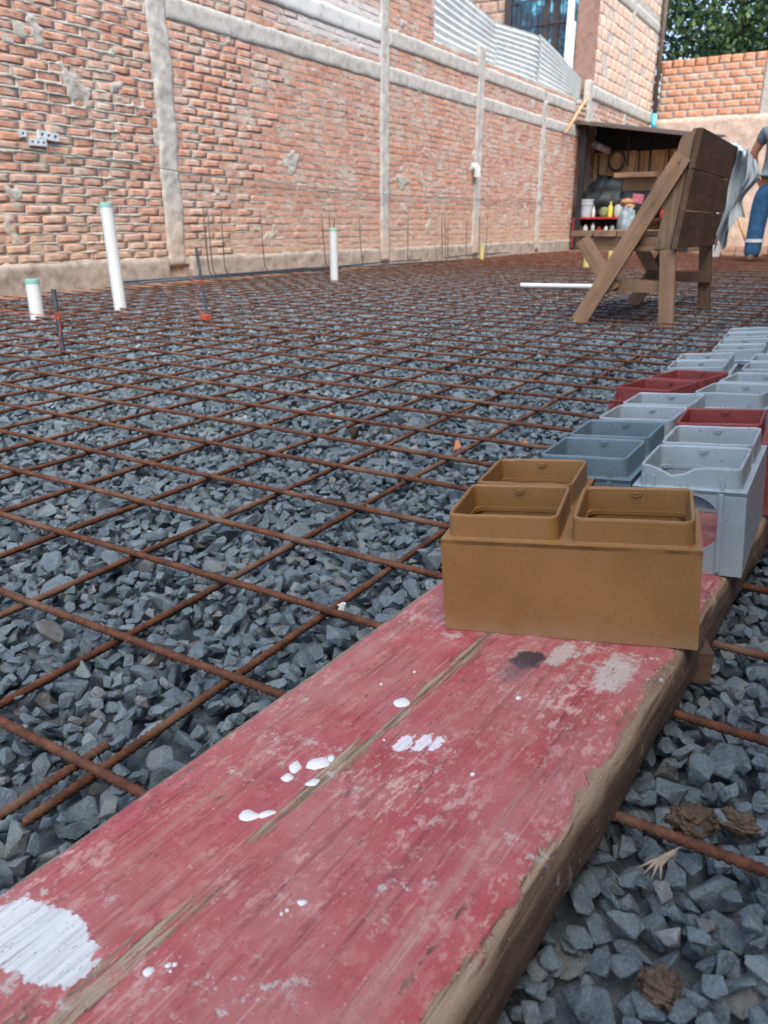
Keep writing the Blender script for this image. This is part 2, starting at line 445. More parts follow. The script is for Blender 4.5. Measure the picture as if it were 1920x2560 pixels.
# ------------------------------------------------------------------ rebar mesh
SP = .1503
RB = .0038
def ribbed_bar(L, seed, rib=True, step=.0062, n=8):
    k = int(L / step) * 2 if rib else int(L / .06)
    s = np.linspace(0, L, k + 1)
    r = random.Random(seed); p1, p2 = r.uniform(0, 50), r.uniform(0, 50)
    wy = .0035 * vnoise(s * 1.6 + p1, .5) + .001 * vnoise(s * 9 + p1, 3.5); wz = .003 * vnoise(s * 1.4 + p2, 7.5) + .001 * vnoise(s * 8 + p2, 1.5)
    rad = RB * (np.where(np.arange(k + 1) % 2 == 0, .84, 1.22) if rib else np.full(k + 1, 1.0))
    th = np.arange(n) * 2 * math.pi / n
    X = s[:, None] + (.0022 * np.sin(th * 2 + .6) if rib else 0 * th)[None, :]
    V = np.stack([X, wy[:, None] + rad[:, None] * np.cos(th), wz[:, None] + rad[:, None] * np.sin(th)], -1).reshape(-1, 3)
    i, j = np.meshgrid(np.arange(k), np.arange(n), indexing='ij'); j2 = (j + 1) % n
    F = np.stack([i * n + j, i * n + j2, (i + 1) * n + j2, (i + 1) * n + j], -1).reshape(-1, 4)
    V = np.concatenate([V, [[0, wy[0], wz[0]], [L, wy[-1], wz[-1]]]]); c0 = len(V) - 2
    caps = [[c0, (jj + 1) % n, jj, c0] for jj in range(n)] + [[c0 + 1, k * n + jj, k * n + (jj + 1) % n, c0 + 1] for jj in range(n)]
    me = bpy.data.meshes.new('bar')
    me.from_pydata(V.tolist(), [], [tuple(q) for q in F.tolist()] + [tuple(c[:3]) for c in caps]); me.materials.append(M['rust']); me.shade_smooth()
    return me
mesh_root = empty('rebar_mesh', (-2, 6, 0), 'rusty steel reinforcing mesh laid in squares over grey gravel', 'rebar mesh')
LA = 4.95
A_near = [ribbed_bar(LA, 10 + i) for i in range(3)]; A_far = [ribbed_bar(LA, 20 + i, False, n=6) for i in range(3)]
rr = random.Random(5)
for i in range(-2, 82):
    y = .597 + i * SP + (rr.uniform(-.006, .006) if i > 0 else 0)
    me = (A_near if i < 14 else A_far)[i % 3]
    link(bpy.data.objects.new('crosswise_bar', me), mesh_root, Matrix.Translation((-4.35 + rr.uniform(-.04, .04) - (.72 if i == -2 else 0), y, 0)) @ Matrix.Rotation(rr.uniform(-.0015, .0015), 4, 'Z'))
LB_ = 9.6
B_near = [ribbed_bar(2.6, 30 + i) for i in range(3)]; B_far = [ribbed_bar(9.9, 40 + i, False, n=6) for i in range(3)]
RZ90 = Matrix.Rotation(math.pi / 2, 4, 'Z')
for i in range(-2, 26):
    x = -.442 - i * SP + rr.uniform(-.003, .003)
    y0 = .24 if i == 0 else (.0 + rr.uniform(-.1, .05))
    ang = Matrix.Rotation(rr.uniform(-.002, .002), 4, 'Z')
    link(bpy.data.objects.new('lengthwise_bar', B_near[i % 3]), mesh_root, Matrix.Translation((x, y0, -.0082)) @ ang @ RZ90)
    link(bpy.data.objects.new('lengthwise_bar', B_far[i % 3]), mesh_root, Matrix.Translation((x + .012, y0 + 2.45, -.0085)) @ ang @ RZ90)
link(bpy.data.objects.new('lap_bar', ribbed_bar(.9, 61)), mesh_root, Matrix.Translation((-.4635, .331, -.0085)) @ Matrix.Rotation(-math.pi / 2 - .01, 4, 'Z'))

# ------------------------------------------------------------------ brick wall
WX = -4.68
wall = empty('brick_wall', (WX, 8.5, 0), 'long red brick wall with concrete columns and beams along the yard', 'wall')
def brick_shape(i):
    """rounded, uneven brick face: unit half sizes in y and z, x is depth (0 = nominal face)"""
    r = random.Random(300 + i); n = 12
    base = [(1, -.8), (1, .8), (.975, 1), (.35, 1), (-.35, 1), (-.975, 1), (-1, .8), (-1, -.8), (-.975, -1), (-.35, -1), (.35, -1), (.975, -1)]
    base = [(y + r.uniform(-.018, .018), z + r.uniform(-.09, .07)) for y, z in base]
    def ring(s, x, jit):
        sy, sz = (1 - (1 - s) * .35, s) if s > .6 else (s, s)
        return [(x + r.uniform(-jit, jit), y * sy, z * sz) for y, z in base]
    R0 = ring(1.0, -.05, 0); R1 = ring(1.0, -.005, .0008); R2 = ring(.955, -.0012, .0006); R3 = ring(.5, 0, .0006)
    V = R0 + R1 + R2 + R3 + [(r.uniform(-.001, .002), 0, 0)]
    F = []
    for a in range(3):
        for k in range(n):
            k2 = (k + 1) % n; F += [(a * n + k, a * n + k2, (a + 1) * n + k2), (a * n + k, (a + 1) * n + k2, (a + 1) * n + k)]
    for k in range(n): F.append((3 * n + k, 3 * n + (k + 1) % n, 4 * n))
    return np.array(V), np.array(F)
BSH = [brick_shape(i) for i in range(16)]
br_me = [fast_mesh('brick', v, f, M['brick'], True) for v, f in BSH]
for m_ in br_me: m_.set_sharp_from_angle(angle=math.radians(50))
BR = []                                        # y, z, half length, half height, x offset, variant
def course_fill(y0, y1, z0, z1, ch=.0608, bl=.186, seed=0, gap=.010):
    r = random.Random(seed); nrow = max(1, round((z1 - z0) / ch)); ch = (z1 - z0) / nrow
    for k in range(nrow):
        zc = z0 + (k + .5) * ch; y = y0 + (-(bl / 2) if k % 2 else 0) + r.uniform(-.02, .02)
        while y < y1:
            l = bl * r.uniform(.88, 1.1) if r.random() > .05 else bl * .5
            a, b = max(y, y0), min(y + l, y1)
            if b - a > .05:
                BR.append((( a + b) / 2, zc + r.uniform(-.004, .004), (b - a) / 2 - gap * r.uniform(.2, .45), ch / 2 - gap * r.uniform(.4, .75), r.uniform(-.003, .003), r.randrange(16)))
            y += l
PIL = [(4.52, 4.68), (7.66, 7.81), (10.01, 10.19), (12.35, 12.49)]
BEAM1, BEAM2, PLTOP = (1.78, 1.94), (2.12, 2.28), .156
course_fill(2.5, 4.52, PLTOP, 2.5, seed=1)
bays = [(4.68, 7.66), (7.81, 10.01), (10.19, 12.35), (12.49, 14.75)]
for i, (a, b) in enumerate(bays):
    course_fill(a, b, PLTOP, BEAM1[0], seed=10 + i)
    course_fill(a, min(b, 13.8), BEAM1[1], BEAM2[0], seed=20 + i, ch=.06)
course_fill(4.68, 7.66, BEAM2[1], 3.1, seed=31); course_fill(7.81, 8.8, BEAM2[1], 3.1, seed=32)
course_fill(8.8, 10.01, BEAM2[1], 2.335, seed=33, ch=.055); course_fill(10.19, 13.8, BEAM2[1], 2.335, seed=34, ch=.055)
BR = np.array(BR)
bp = np.stack([np.full(len(BR), WX), BR[:, 0], BR[:, 1]], 1)
px, py, dz = project(bp)
inf = (px > -20) & (px < 1940) & (py > -10)
bscore = np.where(inf, BR[:, 2] / dz ** 2, 0); bo = np.argsort(-bscore)
for k in bo[:300]:
    y, z, hl, hh, xo, v = BR[k]
    link(bpy.data.objects.new('brick', br_me[int(v)]), wall, Matrix.Translation((WX + xo, y, z)) @ Matrix.Rotation(random.uniform(-.012, .012), 4, 'X') @ Matrix.Diagonal((1, hl, hh, 1)))
def join_bricks(idx, name, parent, wx, BRa, shapes, mat, tseed=4):
    Vs, Fs, Ts = [], [], []; b = 0; tr = np.random.default_rng(tseed)
    for k in idx:
        y, z, hl, hh, xo, v = BRa[k]; V0, F0 = shapes[int(v)]
        Vs.append(V0 * (1, hl, hh) + (wx + xo, y, z)); Fs.append(F0 + b); b += len(V0); Ts.append(np.full(len(V0), tr.random()))
    me = fast_mesh(name, np.concatenate(Vs), np.concatenate(Fs), mat, True)
    me.attributes.new('tone', 'FLOAT', 'POINT').data.foreach_set('value', np.concatenate(Ts).astype(np.float32))
    me.set_sharp_from_angle(angle=math.radians(50))
    return tag(obj(name, me, parent), kind='stuff')
join_bricks(bo[300:], 'brickwork', wall, WX, BR, BSH, M['brick'])
# mortar bed: one rough relief that fills the joints, hangs out of them in lips and smears over some bricks
def mortar_sheet():
    ys = [2.5]
    while ys[-1] < 14.75: ys.append(ys[-1] + .009 + .0014 * max(0, ys[-1] - 3.8))
    ys = np.array(ys); zs = np.arange(.10, 3.1, .0078)
    Y, Z = np.meshgrid(ys, zs, indexing='ij'); D = np.full(Y.shape, -.012)
    for y, z, hl, hh, xo, v in BR:
        a, b = np.searchsorted(ys, [y - hl, y + hl]); c, d = np.searchsorted(zs, [z - hh, z + hh])
        if b <= a or d <= c: continue
        sub = np.minimum(hl - np.abs(Y[a:b, c:d] - y), hh - np.abs(Z[a:b, c:d] - z))
        D[a:b, c:d] = np.maximum(D[a:b, c:d], sub)
    big = fbm(Y * 1.3, Z * 2.2, 2.2, 3)
    lip = np.clip(.42 + 1.1 * fbm(Y * 8, Z * 16, 5.5, 3) + .35 * big, 0, 1.5)
    fine = fbm(Y * 30, Z * 36, 8.1, 3)
    joint = -.0058 + (.0085 + .008 * np.clip((4.6 - Y) / .2, 0, 1)) * lip * np.clip(.75 + .6 * big, .15, 1.2) + .003 * fine
    fall = np.clip(1 - np.maximum(D, 0) / (.007 + .008 * np.clip(lip, 0, 1)), 0, 1)
    X = -.03 + (joint + .03) * fall ** .7
    smear = fbm(Y * 2.6, Z * 3.4, 12.4, 4) + .5 * fbm(Y * 11, Z * 14, 3.3, 2)
    low = np.clip((.7 - Z) / .6, 0, 1)
    near = np.clip((4.6 - Y) / .2, 0, 1)
    cov = np.clip((smear - .40 + .15 * low + .10 * near) * 5, 0, 1)
    X = np.maximum(X, -.012 + .017 * cov + .006 * fine * cov)
    top = np.where(Y < 8.8, 3.1, 2.325); Zc = np.minimum(Z, top)
    Zc = np.where(Y > 13.8, np.minimum(Zc, 1.95), Zc)
    Vv = np.stack([WX + X, Y, Zc], -1).reshape(-1, 3); ny, nz = len(ys), len(zs)
    i, j = np.meshgrid(np.arange(ny - 1), np.arange(nz - 1), indexing='ij'); a = (i * nz + j).ravel()
    keep = (Zc[1:, 1:] - Zc[1:, :-1]).ravel() > 1e-5
    F = np.stack([a, a + nz, a + nz + 1, a + 1], 1)[keep]
    return fast_mesh('mortar', Vv, F, M['mortar'], True)
obj('mortar', mortar_sheet(), wall)
core = MB(); core.box((WX - .14, 2.5, -.08), (WX - .034, 14.75, 1.95)); core.box((WX - .14, 2.5, 1.95), (WX - .034, 8.8, 3.1)); core.box((WX - .14, 8.8, 1.95), (WX - .034, 13.8, 2.33))
core.build('wall_core', M['mortar'], wall)
def rough_slab(name, y0, y1, z0, z1, x1, x0, mat, parent, amp=.008, edge=.012, step=.02, seed=0):
    ny, nz = max(2, int((y1 - y0) / step)), max(2, int((z1 - z0) / step))
    Y, Z = np.meshgrid(np.linspace(y0, y1, ny + 1), np.linspace(z0, z1, nz + 1), indexing='ij')
    X = np.full(Y.shape, x1) + amp * fbm(Y * 6, Z * 6, seed + .5, 4) + amp * .4 * fbm(Y * 32, Z * 32, seed + 9.5, 2)
    ey = np.minimum(Y - y0, y1 - Y); ez = np.minimum(Z - z0, z1 - Z); e = np.minimum(ey, ez)
    X -= .010 * np.clip(1 - e / .02, 0, 1) ** 2
    wob = edge * fbm(Y * 4, Z * 4, seed + 3.3, 3) + edge * .5 * fbm(Y * 17, Z * 17, seed + 5.3, 2)
    Y2 = Y + wob * np.clip(1 - ey / .05, 0, 1); Z2 = Z + wob * np.clip(1 - ez / .05, 0, 1)
    top = np.stack([X, Y2, Z2], -1).reshape(-1, 3)
    i, j = np.meshgrid(np.arange(ny), np.arange(nz), indexing='ij'); w = nz + 1; a = (i * w + j).ravel()
    F = [np.stack([a, a + w, a + w + 1, a + 1], 1)]
    loop = [i_ * w for i_ in range(ny + 1)] + [ny * w + j_ for j_ in range(1, nz + 1)] + [i_ * w + nz for i_ in range(ny - 1, -1, -1)] + [j_ for j_ in range(nz - 1, 0, -1)]
    loop = np.array(loop); back = top[loop].copy(); back[:, 0] = x0; b0 = len(top); k = len(loop); idx = np.arange(k)
    F.append(np.stack([loop, b0 + idx, b0 + (idx + 1) % k, loop[(idx + 1) % k]], 1))
    return obj(name, fast_mesh(name, np.concatenate([top, back]), np.concatenate(F), mat, True), parent)
ptop = [2.16, 3.1, 2.50, 2.15]
for i, (a, b) in enumerate(PIL):
    rough_slab('column', a - .012, b + .012, .02 if i else .10, ptop[i], WX + .014, WX - .03, M['concrete'], wall, seed=i * 3, amp=.020 if i == 0 else .010, edge=.03 if i == 0 else .012)
rough_slab('tie_beam', 4.69, 7.65, *BEAM1, WX + .010, WX - .03, M['concrete'], wall, seed=21, edge=.012)
for k, (a, b) in enumerate(bays[1:]): rough_slab('tie_beam', a + .01, min(b, 14.4) - .01, *BEAM1, WX + .010, WX - .03, M['concrete'], wall, seed=23 + k)
for k, (a, b) in enumerate(bays): rough_slab('tie_beam', a + .01, min(b, 13.8) - .01, *BEAM2, WX + .016, WX - .03, M['concrete'], wall, seed=33 + k)
for k, (a, b) in enumerate([(2.5, 4.5), (4.72, 7.64), (7.84, 10.0), (10.22, 12.33), (12.51, 14.7)]):
    rough_slab('plinth', a, b, -.06, PLTOP - .004, WX + .022, WX - .03, M['plinth'], wall, amp=.014, edge=.02, seed=50 + k)

# ------------------------------------------------------------------ the red plank (tilted: its right edge rides higher)
ROLL = -.091
PLANE = Matrix.Translation((-.17, 0, .04)) @ Matrix.Rotation(ROLL, 4, 'Y')       # frame the mould blocks stand in
PLK = PLANE @ Matrix.Translation((-.0795, 0, 0)) @ Matrix.Rotation(-math.atan(.06), 4, 'Z')
PW, PT, PY0, PY1 = .1355, .042, -.12, 2.5
def m_redplank():
    n = NT('worn_red_paint'); v = n.co(); x, y, z = n.xyz(v)
    gr = n.noise(1.0, n.map(v, (55, 2.6, 55)), 6, .7, .8)                # grain runs along the plank
    fine = n.noise(1.0, n.map(v, (260, 8, 260)), 4, .7, .4)
    streak = n.noise(1.0, n.map(v, (120, 5, 120)), 5, .75, .3)
    blot = n.noise(22, v, 6, .68); patch = n.noise(8, n.map(v, (1.2, .7, 1)), 4, .6)
    wood = n.ramp(gr, (.3, (.13, .088, .058)), (.5, (.27, .195, .135)), (.72, (.40, .31, .225)))
    wood = n.mix(n.ramp(fine, (.38, .9), (.50, 0)), wood, (.075, .05, .036))
    red = n.ramp(blot, (.28, (.27, .040, .048)), (.5, (.35, .068, .076)), (.75, (.39, .13, .125)))
    red = n.mix(n.ramp(patch, (.40, 0), (.66, .7)), red, (.35, .165, .15))
    red = n.mix(n.ramp(streak, (.30, .8), (.46, 0)), red, (.13, .026, .028))
    red = n.mix(n.ramp(n.noise(1.0, n.map(v, (40, 1.5, 40), (3, 1, 2)), 4, .7), (.52, 0), (.66, .6)), red, (.36, .20, .17))
    red = n.mix(n.math('MULTIPLY', n.step(n.noise(1.0, n.map(v, (300, 6, 300), (5, 3, 1)), 4, .75, .5), .60, .68), .55), red, (.52, .33, .29))
    # dusty scuffs, clustered, and chips down to the wood
    clus = n.step(n.noise(9, n.map(v, (1, .8, 1), (4, 2, 1)), 3, .6), .42, .62)
    scf = n.math('ADD', n.math('MULTIPLY', n.noise(120, n.map(v, (1.3, .6, 1)), 5, .75), .6), n.math('MULTIPLY', n.noise(38, v, 4, .7), .4))
    red = n.mix(n.math('MULTIPLY', n.step(scf, .50, .58), n.math('ADD', n.math('MULTIPLY', clus, .5), .13)), red, (.56, .40, .35))
    chip = n.math('ADD', n.math('MULTIPLY', n.noise(36, n.map(v, (1.3, .5, 1), (7, 0, 0)), 7, .75), .7), n.math('MULTIPLY', streak, .3))
    chipm = n.step(n.math('ADD', chip, n.math('MULTIPLY', clus, .035)), .605, .635)
    # broken bare strip along the split, bare arrises
    wob = n.math('MULTIPLY', n.math('SUBTRACT', n.noise(5, n.map(v, (.2, 1, 1)), 2, .5), .5), .03)
    ds = n.math('ABSOLUTE', n.math('ADD', n.math('SUBTRACT', x, -.031), wob))
    sp = n.math('ADD', ds, n.math('MULTIPLY', n.math('SUBTRACT', streak, .5), .055))
    sp = n.math('ADD', sp, n.math('MULTIPLY', n.math('SUBTRACT', n.noise(17, n.map(v, (.4, 1, 1), (9, 9, 0)), 4, .65), .5), .02))
    strip = n.math('MULTIPLY', n.step(sp, .0075, .0045), n.step(n.noise(11, n.map(v, (1, 1, 1), (3, 8, 0)), 4, .7), .40, .52))
    core = n.step(n.math('ADD', ds, n.math('MULTIPLY', n.math('SUBTRACT', fine, .5), .012)), .0022, .0006)
    ed = n.math('ADD', n.math('ADD', x, n.math('MULTIPLY', n.math('SUBTRACT', n.noise(30, v, 6, .72), .5), .04)), n.math('MULTIPLY', n.math('SUBTRACT', n.noise(5, v, 2), .5), .03))
    edge = n.step(ed, .1215, .1255)
    le = n.step(n.math('ADD', x, n.math('MULTIPLY', n.math('SUBTRACT', n.noise(40, v, 4), .5), .012)), -.1295, -.1325)
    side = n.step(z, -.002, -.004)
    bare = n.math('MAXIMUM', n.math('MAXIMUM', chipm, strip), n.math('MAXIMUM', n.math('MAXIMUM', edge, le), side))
    wood = n.mix(n.step(z, -.006, -.014), wood, n.mix(.72, wood, (.045, .032, .024)))     # shade on the sawn side painted into the wood colour
    c = n.mix(bare, red, wood)
    c = n.mix(n.math('MULTIPLY', n.math('MULTIPLY', core, n.step(n.noise(12, v, 2), .45, .55)), .6), c, (.10, .065, .04))
    # grey cement scum
    scum = n.math('MULTIPLY', n.step(n.noise(60, v, 6, .75), .55, .62), n.step(n.noise(9, n.map(v, (1, 1, 1), (2, 5, 0)), 3), .53, .6))
    c = n.mix(n.math('MULTIPLY', scum, .8), c, (.42, .40, .36))
    def ell(cx, cy, rx, ry, soft=.35, wv=.5, sc=40):
        a = n.math('DIVIDE', n.math('SUBTRACT', x, cx), rx); b = n.math('DIVIDE', n.math('SUBTRACT', y, cy), ry)
        d = n.math('SQRT', n.math('ADD', n.math('MULTIPLY', a, a), n.math('MULTIPLY', b, b)))
        d = n.math('ADD', d, n.math('MULTIPLY', n.math('SUBTRACT', n.noise(sc, v, 5, .7), .5), wv))
        return n.step(d, 1 + soft / 2, 1 - soft / 2)
    # dark burn mark with a softer tail
    c = n.mix(n.math('MULTIPLY', ell(.022, .562, .0135, .017, .5, 1.7, 60), .93), c, (.028, .027, .031))
    c = n.mix(n.math('MULTIPLY', ell(.020, .540, .011, .017, 1.2, .5), .6), c, (.10, .075, .085))
    c = n.mix(n.math('MULTIPLY', ell(.043, .585, .009, .022, .5, 1.6, 110), .75), c, (.45, .42, .38))
    c = n.mix(n.math('MULTIPLY', ell(.094, .575, .014, .030, .5, 2.2, 90), .75), c, (.45, .43, .39))
    # broad brush of white paint, broken along the grain
    wp = n.math('MULTIPLY', ell(-.083, .164, .043, .0205, .35, 1.0, 60), 1.0)
    wp = n.step(n.math('ADD', wp, n.math('MULTIPLY', n.math('SUBTRACT', streak, .5), 2.2)), .45, .65)
    wpm = n.math('MULTIPLY', wp, n.step(n.math('ADD', streak, n.math('MULTIPLY', fine, .5)), .53, .62))
    c = n.mix(wpm, c, n.mix(n.step(fine, .42, .55), (.47, .48, .48), (.57, .59, .59)))
    for cx, cy, rx, ry in ((-.006, .409, .006, .011), (.006, .416, .005, .012), (.015, .42, .004, .010)):
        c = n.mix(n.math('MULTIPLY', ell(cx, cy, rx, ry, .2, 2.4, 190), .9), c, (.66, .65, .67))
    c = n.mix(n.ramp(n.noise(1.0, n.map(v, (140, 20, 140)), 3, .7), (.25, .9), (.31, 0)), c, (.06, .035, .03))
    c = n.mix(n.math('MULTIPLY', n.step(n.noise(520, n.map(v, (1, .6, 1)), 2, .6), .36, .29), .65), c, (.05, .025, .022))      # grit in the pores
    c = n.mix(n.math('MULTIPLY', n.step(n.noise(430, n.map(v, (1, .7, 1), (3, 3, 0)), 2, .6), .67, .73), .5), c, (.55, .47, .42))
    c = n.mix(n.math('MULTIPLY', n.step(n.noise(1.0, n.map(v, (420, 11, 420), (1, 4, 2)), 3, .7), .40, .33), .45), c, (.10, .04, .035))
    h = n.math('SUBTRACT', n.math('ADD', n.math('MULTIPLY', gr, .5), n.math('ADD', n.math('MULTIPLY', fine, .5), n.math('MULTIPLY', streak, .6))), n.math('MULTIPLY', bare, .5))
    return n.out(c, n.mix(bare, n.ramp(scf, (.4, .5), (.6, .8)), (.9, .9, .9)), h, .9, .0016, .35)
def plank_mesh():
    ny = 560; ys = np.linspace(PY0, PY1, ny + 1)
    pr = [(-1, -.022), (-1, -.004), (-.985, -.0012), (-.955, 0)] + [(t, 0) for t in np.linspace(-.9, .86, 56)] + [(.91, 0), (.945, -.0006), (.97, -.0022), (.987, -.0055), (.996, -.010), (1, -.018), (1.002, -.026), (1, -.034), (.995, -PT)]
    pr = np.array(pr); k = len(pr); V = []
    for y in ys:
        wl = 1 + .012 * vnoise(y * 5, 1.5) + .006 * vnoise(y * 22, 4.5); wr = 1 + .022 * fbm(y * 6, 8.5, 0, 3) + .012 * vnoise(y * 40, 2.5)
        x = pr[:, 0] * PW; x = np.where(x > 0, x * wr, x * wl); z = pr[:, 1].copy()
        ew = np.clip((x / PW - .87) / .13, 0, 1)
        z -= ew ** 2 * (.002 + .006 * np.clip(fbm(y * 11, 3.5, 0, 3) + .2, 0, 1)) * (pr[:, 1] > -.02)
        x = x - (pr[:, 0] > .98) * .004 * np.abs(fbm(y * 9, pr[:, 1] * 120, 6.5, 3))
        z -= ew * .003 * np.abs(vnoise(x * 260, y * 16, 2.)) * (pr[:, 1] > -.02)
        cx = -.031 + .012 * vnoise(y * 4, 6.5)
        z -= .0010 * np.exp(-((x - cx) / .0035) ** 2) * (.6 + .4 * vnoise(y * 18, 2.2)) * (pr[:, 1] > -.003)
        z += .0007 * vnoise(x * 90, y * 6, 4.) * (pr[:, 1] > -.003)
        V.append(np.stack([x, np.full(k, y), z], 1))
    V = np.concatenate(V)
    i, j = np.meshgrid(np.arange(ny), np.arange(k), indexing='ij'); j2 = (j + 1) % k
    F = np.stack([i * k + j, i * k + j2, (i + 1) * k + j2, (i + 1) * k + j], -1).reshape(-1, 4)
    me = bpy.data.meshes.new('plank'); me.from_pydata(V.tolist(), [], [tuple(q) for q in F.tolist()] + [tuple(range(k - 1, -1, -1)), tuple(ny * k + q for q in range(k))])
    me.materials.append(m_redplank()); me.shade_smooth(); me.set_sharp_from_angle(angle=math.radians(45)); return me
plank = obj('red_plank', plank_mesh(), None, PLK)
tag(plank, 'long worn red painted plank with white paint splashes carrying the plastic blocks', 'plank')
M['paint'] = m_plain('white_paint', (.66, .67, .66), .35, .05, 60, .5, .1)
def splash(cx, cy, rx, ry, seed, ang=0):
    r = random.Random(seed); n = 18; v = [(cx, cy, .0007)]; f = []
    ca, sa = math.cos(ang), math.sin(ang)
    js = [1 + r.uniform(-.42, .42) for _ in range(n)]
    js = [(js[i - 1] + js[i] + js[(i + 1) % n]) / 3 for i in range(n)]
    for sc, z in ((.86, .0006), (1, -.0004)):
        for k in range(n):
            a = 2 * math.pi * k / n; p, q = rx * sc * js[k] * math.cos(a), ry * sc * js[k] * math.sin(a)
            v.append((cx + p * ca - q * sa, cy + p * sa + q * ca, z))
    for k in range(n):
        k2 = (k + 1) % n; f += [(0, 1 + k, 1 + k2), (1 + k, 1 + n + k, 1 + n + k2, 1 + k2)]
    MB().add(v, f).build('paint_splash', M['paint'], plank, PLK, smooth='all')
for i, (a, b, c, d, e) in enumerate([(-.038, .455, .0062, .0068, 0), (-.056, .337, .0042, .0044, 0), (-.0595, .349, .0042, .006, .3), (-.047, .3605, .0085, .0075, .5), (-.042, .369, .003, .004, 0), (-.036, .341, .005, .0035, .9), (-.052, .295, .0065, .0052, .2), (-.043, .301, .0075, .0035, .95), (.041, .503, .0022, .0026, 0), (-.013, .182, .004, .0035, .9), (-.007, .19, .0018, .0018, 0), (-.0045, .192, .0016, .0016, 0), (-.003, .188, .0012, .0012, 0), (.026, .257, .0032, .0022, .3), (.0225, .2485, .0011, .0011, 0), (.0215, .245, .001, .001, 0), (-.069, .47, .0014, .0012, 0), (-.055, .50, .0012, .0012, 0), (.055, .402, .0016, .0016, 0), (-.021, .405, .0012, .001, 0)]):
    splash(a, b, c, d, i, e)
chk = MB(); chk.box((-.02, -.03, 0), (.02, .03, .031))
tag(chk.build('wood_offcut', M['wood_dark'], None, Matrix.Translation((-.09, .70, -.008)) @ Matrix.Rotation(.4, 4, 'Z'), bevel=.002), 'short timber offcut wedged under the right edge of the red plank', 'wood block')

# ------------------------------------------------------------------ plastic mould blocks with raised square sockets
def m_plastic(name, c, spk=.25):
    n = NT(name); v = n.co()
    a = n.noise(14, v, 5, .6)
    zz = n.xyz(v)[2]; dust = n.math('MULTIPLY', n.step(n.math('ADD', zz, n.math('MULTIPLY', n.noise(30, v, 5, .7), .05)), .05, .018), .3)
    scr = n.math('MULTIPLY', n.step(n.noise(1.0, n.map(v, (40, 260, 160), rot=(.3, .2, .5)), 3, .7), .63, .68), .22)
    k = n.ramp(a, (.3, tuple(x * .86 for x in c)), (.7, tuple(min(1, x * 1.1) for x in c)))
    k = n.mix(n.ramp(n.noise(260, v, 2, .6), (.66, 0), (.72, spk)), k, tuple(x * .3 for x in c))
    k = n.mix(n.ramp(n.noise(45, v, 5, .7), (.58, 0), (.75, .25)), k, tuple(min(1, x * 1.5 + .05) for x in c))
    k = n.mix(n.math('MAXIMUM', dust, scr), k, tuple(min(1, x * .8 + .16) for x in c))
    return n.out(k, n.ramp(a, (.3, .42), (.7, .62)), n.noise(220, v, 3), .15, .001, .4)
M['mbrown'] = m_plastic('ochre_plastic', (.25, .128, .042), .5); M['mwhite'] = m_plastic('pale_grey_plastic', (.31, .37, .405), .85)
M['mblue'] = m_plastic('slate_blue_plastic', (.13, .195, .235), .6); M['mred'] = m_plastic('brick_red_plastic', (.22, .045, .043), .4)
BH, CH, CELL, INS = .090, .023, .1115, .0058
def rrect(cx, cy, hx, hy, r, ns=7, nc=5):
    """rounded rectangle, with points along the sides as well as the corners"""
    P = []
    for q, (sx, sy) in enumerate(((1, 1), (-1, 1), (-1, -1), (1, -1))):
        ox, oy = cx + sx * (hx - r), cy + sy * (hy - r)
        for k in range(nc):
            a = math.pi / 2 * (q + k / (nc - 1)); P.append((ox + r * math.cos(a), oy + r * math.sin(a)))
        nx_, ny_ = ((-1, 1), (-1, -1), (1, -1), (1, 1))[q]
        a = math.pi / 2 * (q + 1); s0 = (ox + r * math.cos(a), oy + r * math.sin(a))
        o2 = (cx + nx_ * (hx - r), cy + ny_ * (hy - r)); s1 = (o2[0] + r * math.cos(a), o2[1] + r * math.sin(a))
        for k in range(1, ns): P.append((s0[0] + (s1[0] - s0[0]) * k / ns, s0[1] + (s1[1] - s0[1]) * k / ns))
    return P
def on_rect(cx, cy, x0, y0, x1, y1, P):
    """push each point out to the rectangle along its ray from (cx, cy)"""
    o = []
    for x, y in P:
        dx, dy = x - cx, y - cy
        t = min(((x1 if dx > 0 else x0) - cx) / dx if abs(dx) > 1e-9 else 9e9, ((y1 if dy > 0 else y0) - cy) / dy if abs(dy) > 1e-9 else 9e9)
        o.append((cx + dx * t, cy + dy * t))
    for c in ((x0, y0), (x1, y0), (x1, y1), (x0, y1)):     # snap the nearest one to each corner
        k = min(range(len(o)), key=lambda i: (o[i][0] - c[0]) ** 2 + (o[i][1] - c[1]) ** 2); o[k] = c
    return o
def strip(mb, A, B):
    n = len(A); mb.add(A + B, [(i, (i + 1) % n, n + (i + 1) % n, n + i) for i in range(n)])
def holed_wall(mb, org, U, N, w, h, th, cu, cv, r, n=32):
    """wall of size w x h along U and Z, thickness th along -N, round hole"""
    C = [(cu + r * math.cos(2 * math.pi * k / n), cv + r * math.sin(2 * math.pi * k / n)) for k in range(n)]
    Rr = on_rect(cu, cv, 0, 0, w, h, C)
    def p(q, d): return tuple(org[i] + U[i] * q[0] + (0, 0, 1)[i] * q[1] - N[i] * d for i in range(3))
    c0, r0, c1, r1 = [p(q, 0) for q in C], [p(q, 0) for q in Rr], [p(q, th) for q in C], [p(q, th) for q in Rr]
    strip(mb, r0, c0); strip(mb, c0, c1); strip(mb, c1, r1); strip(mb, r1, r0)
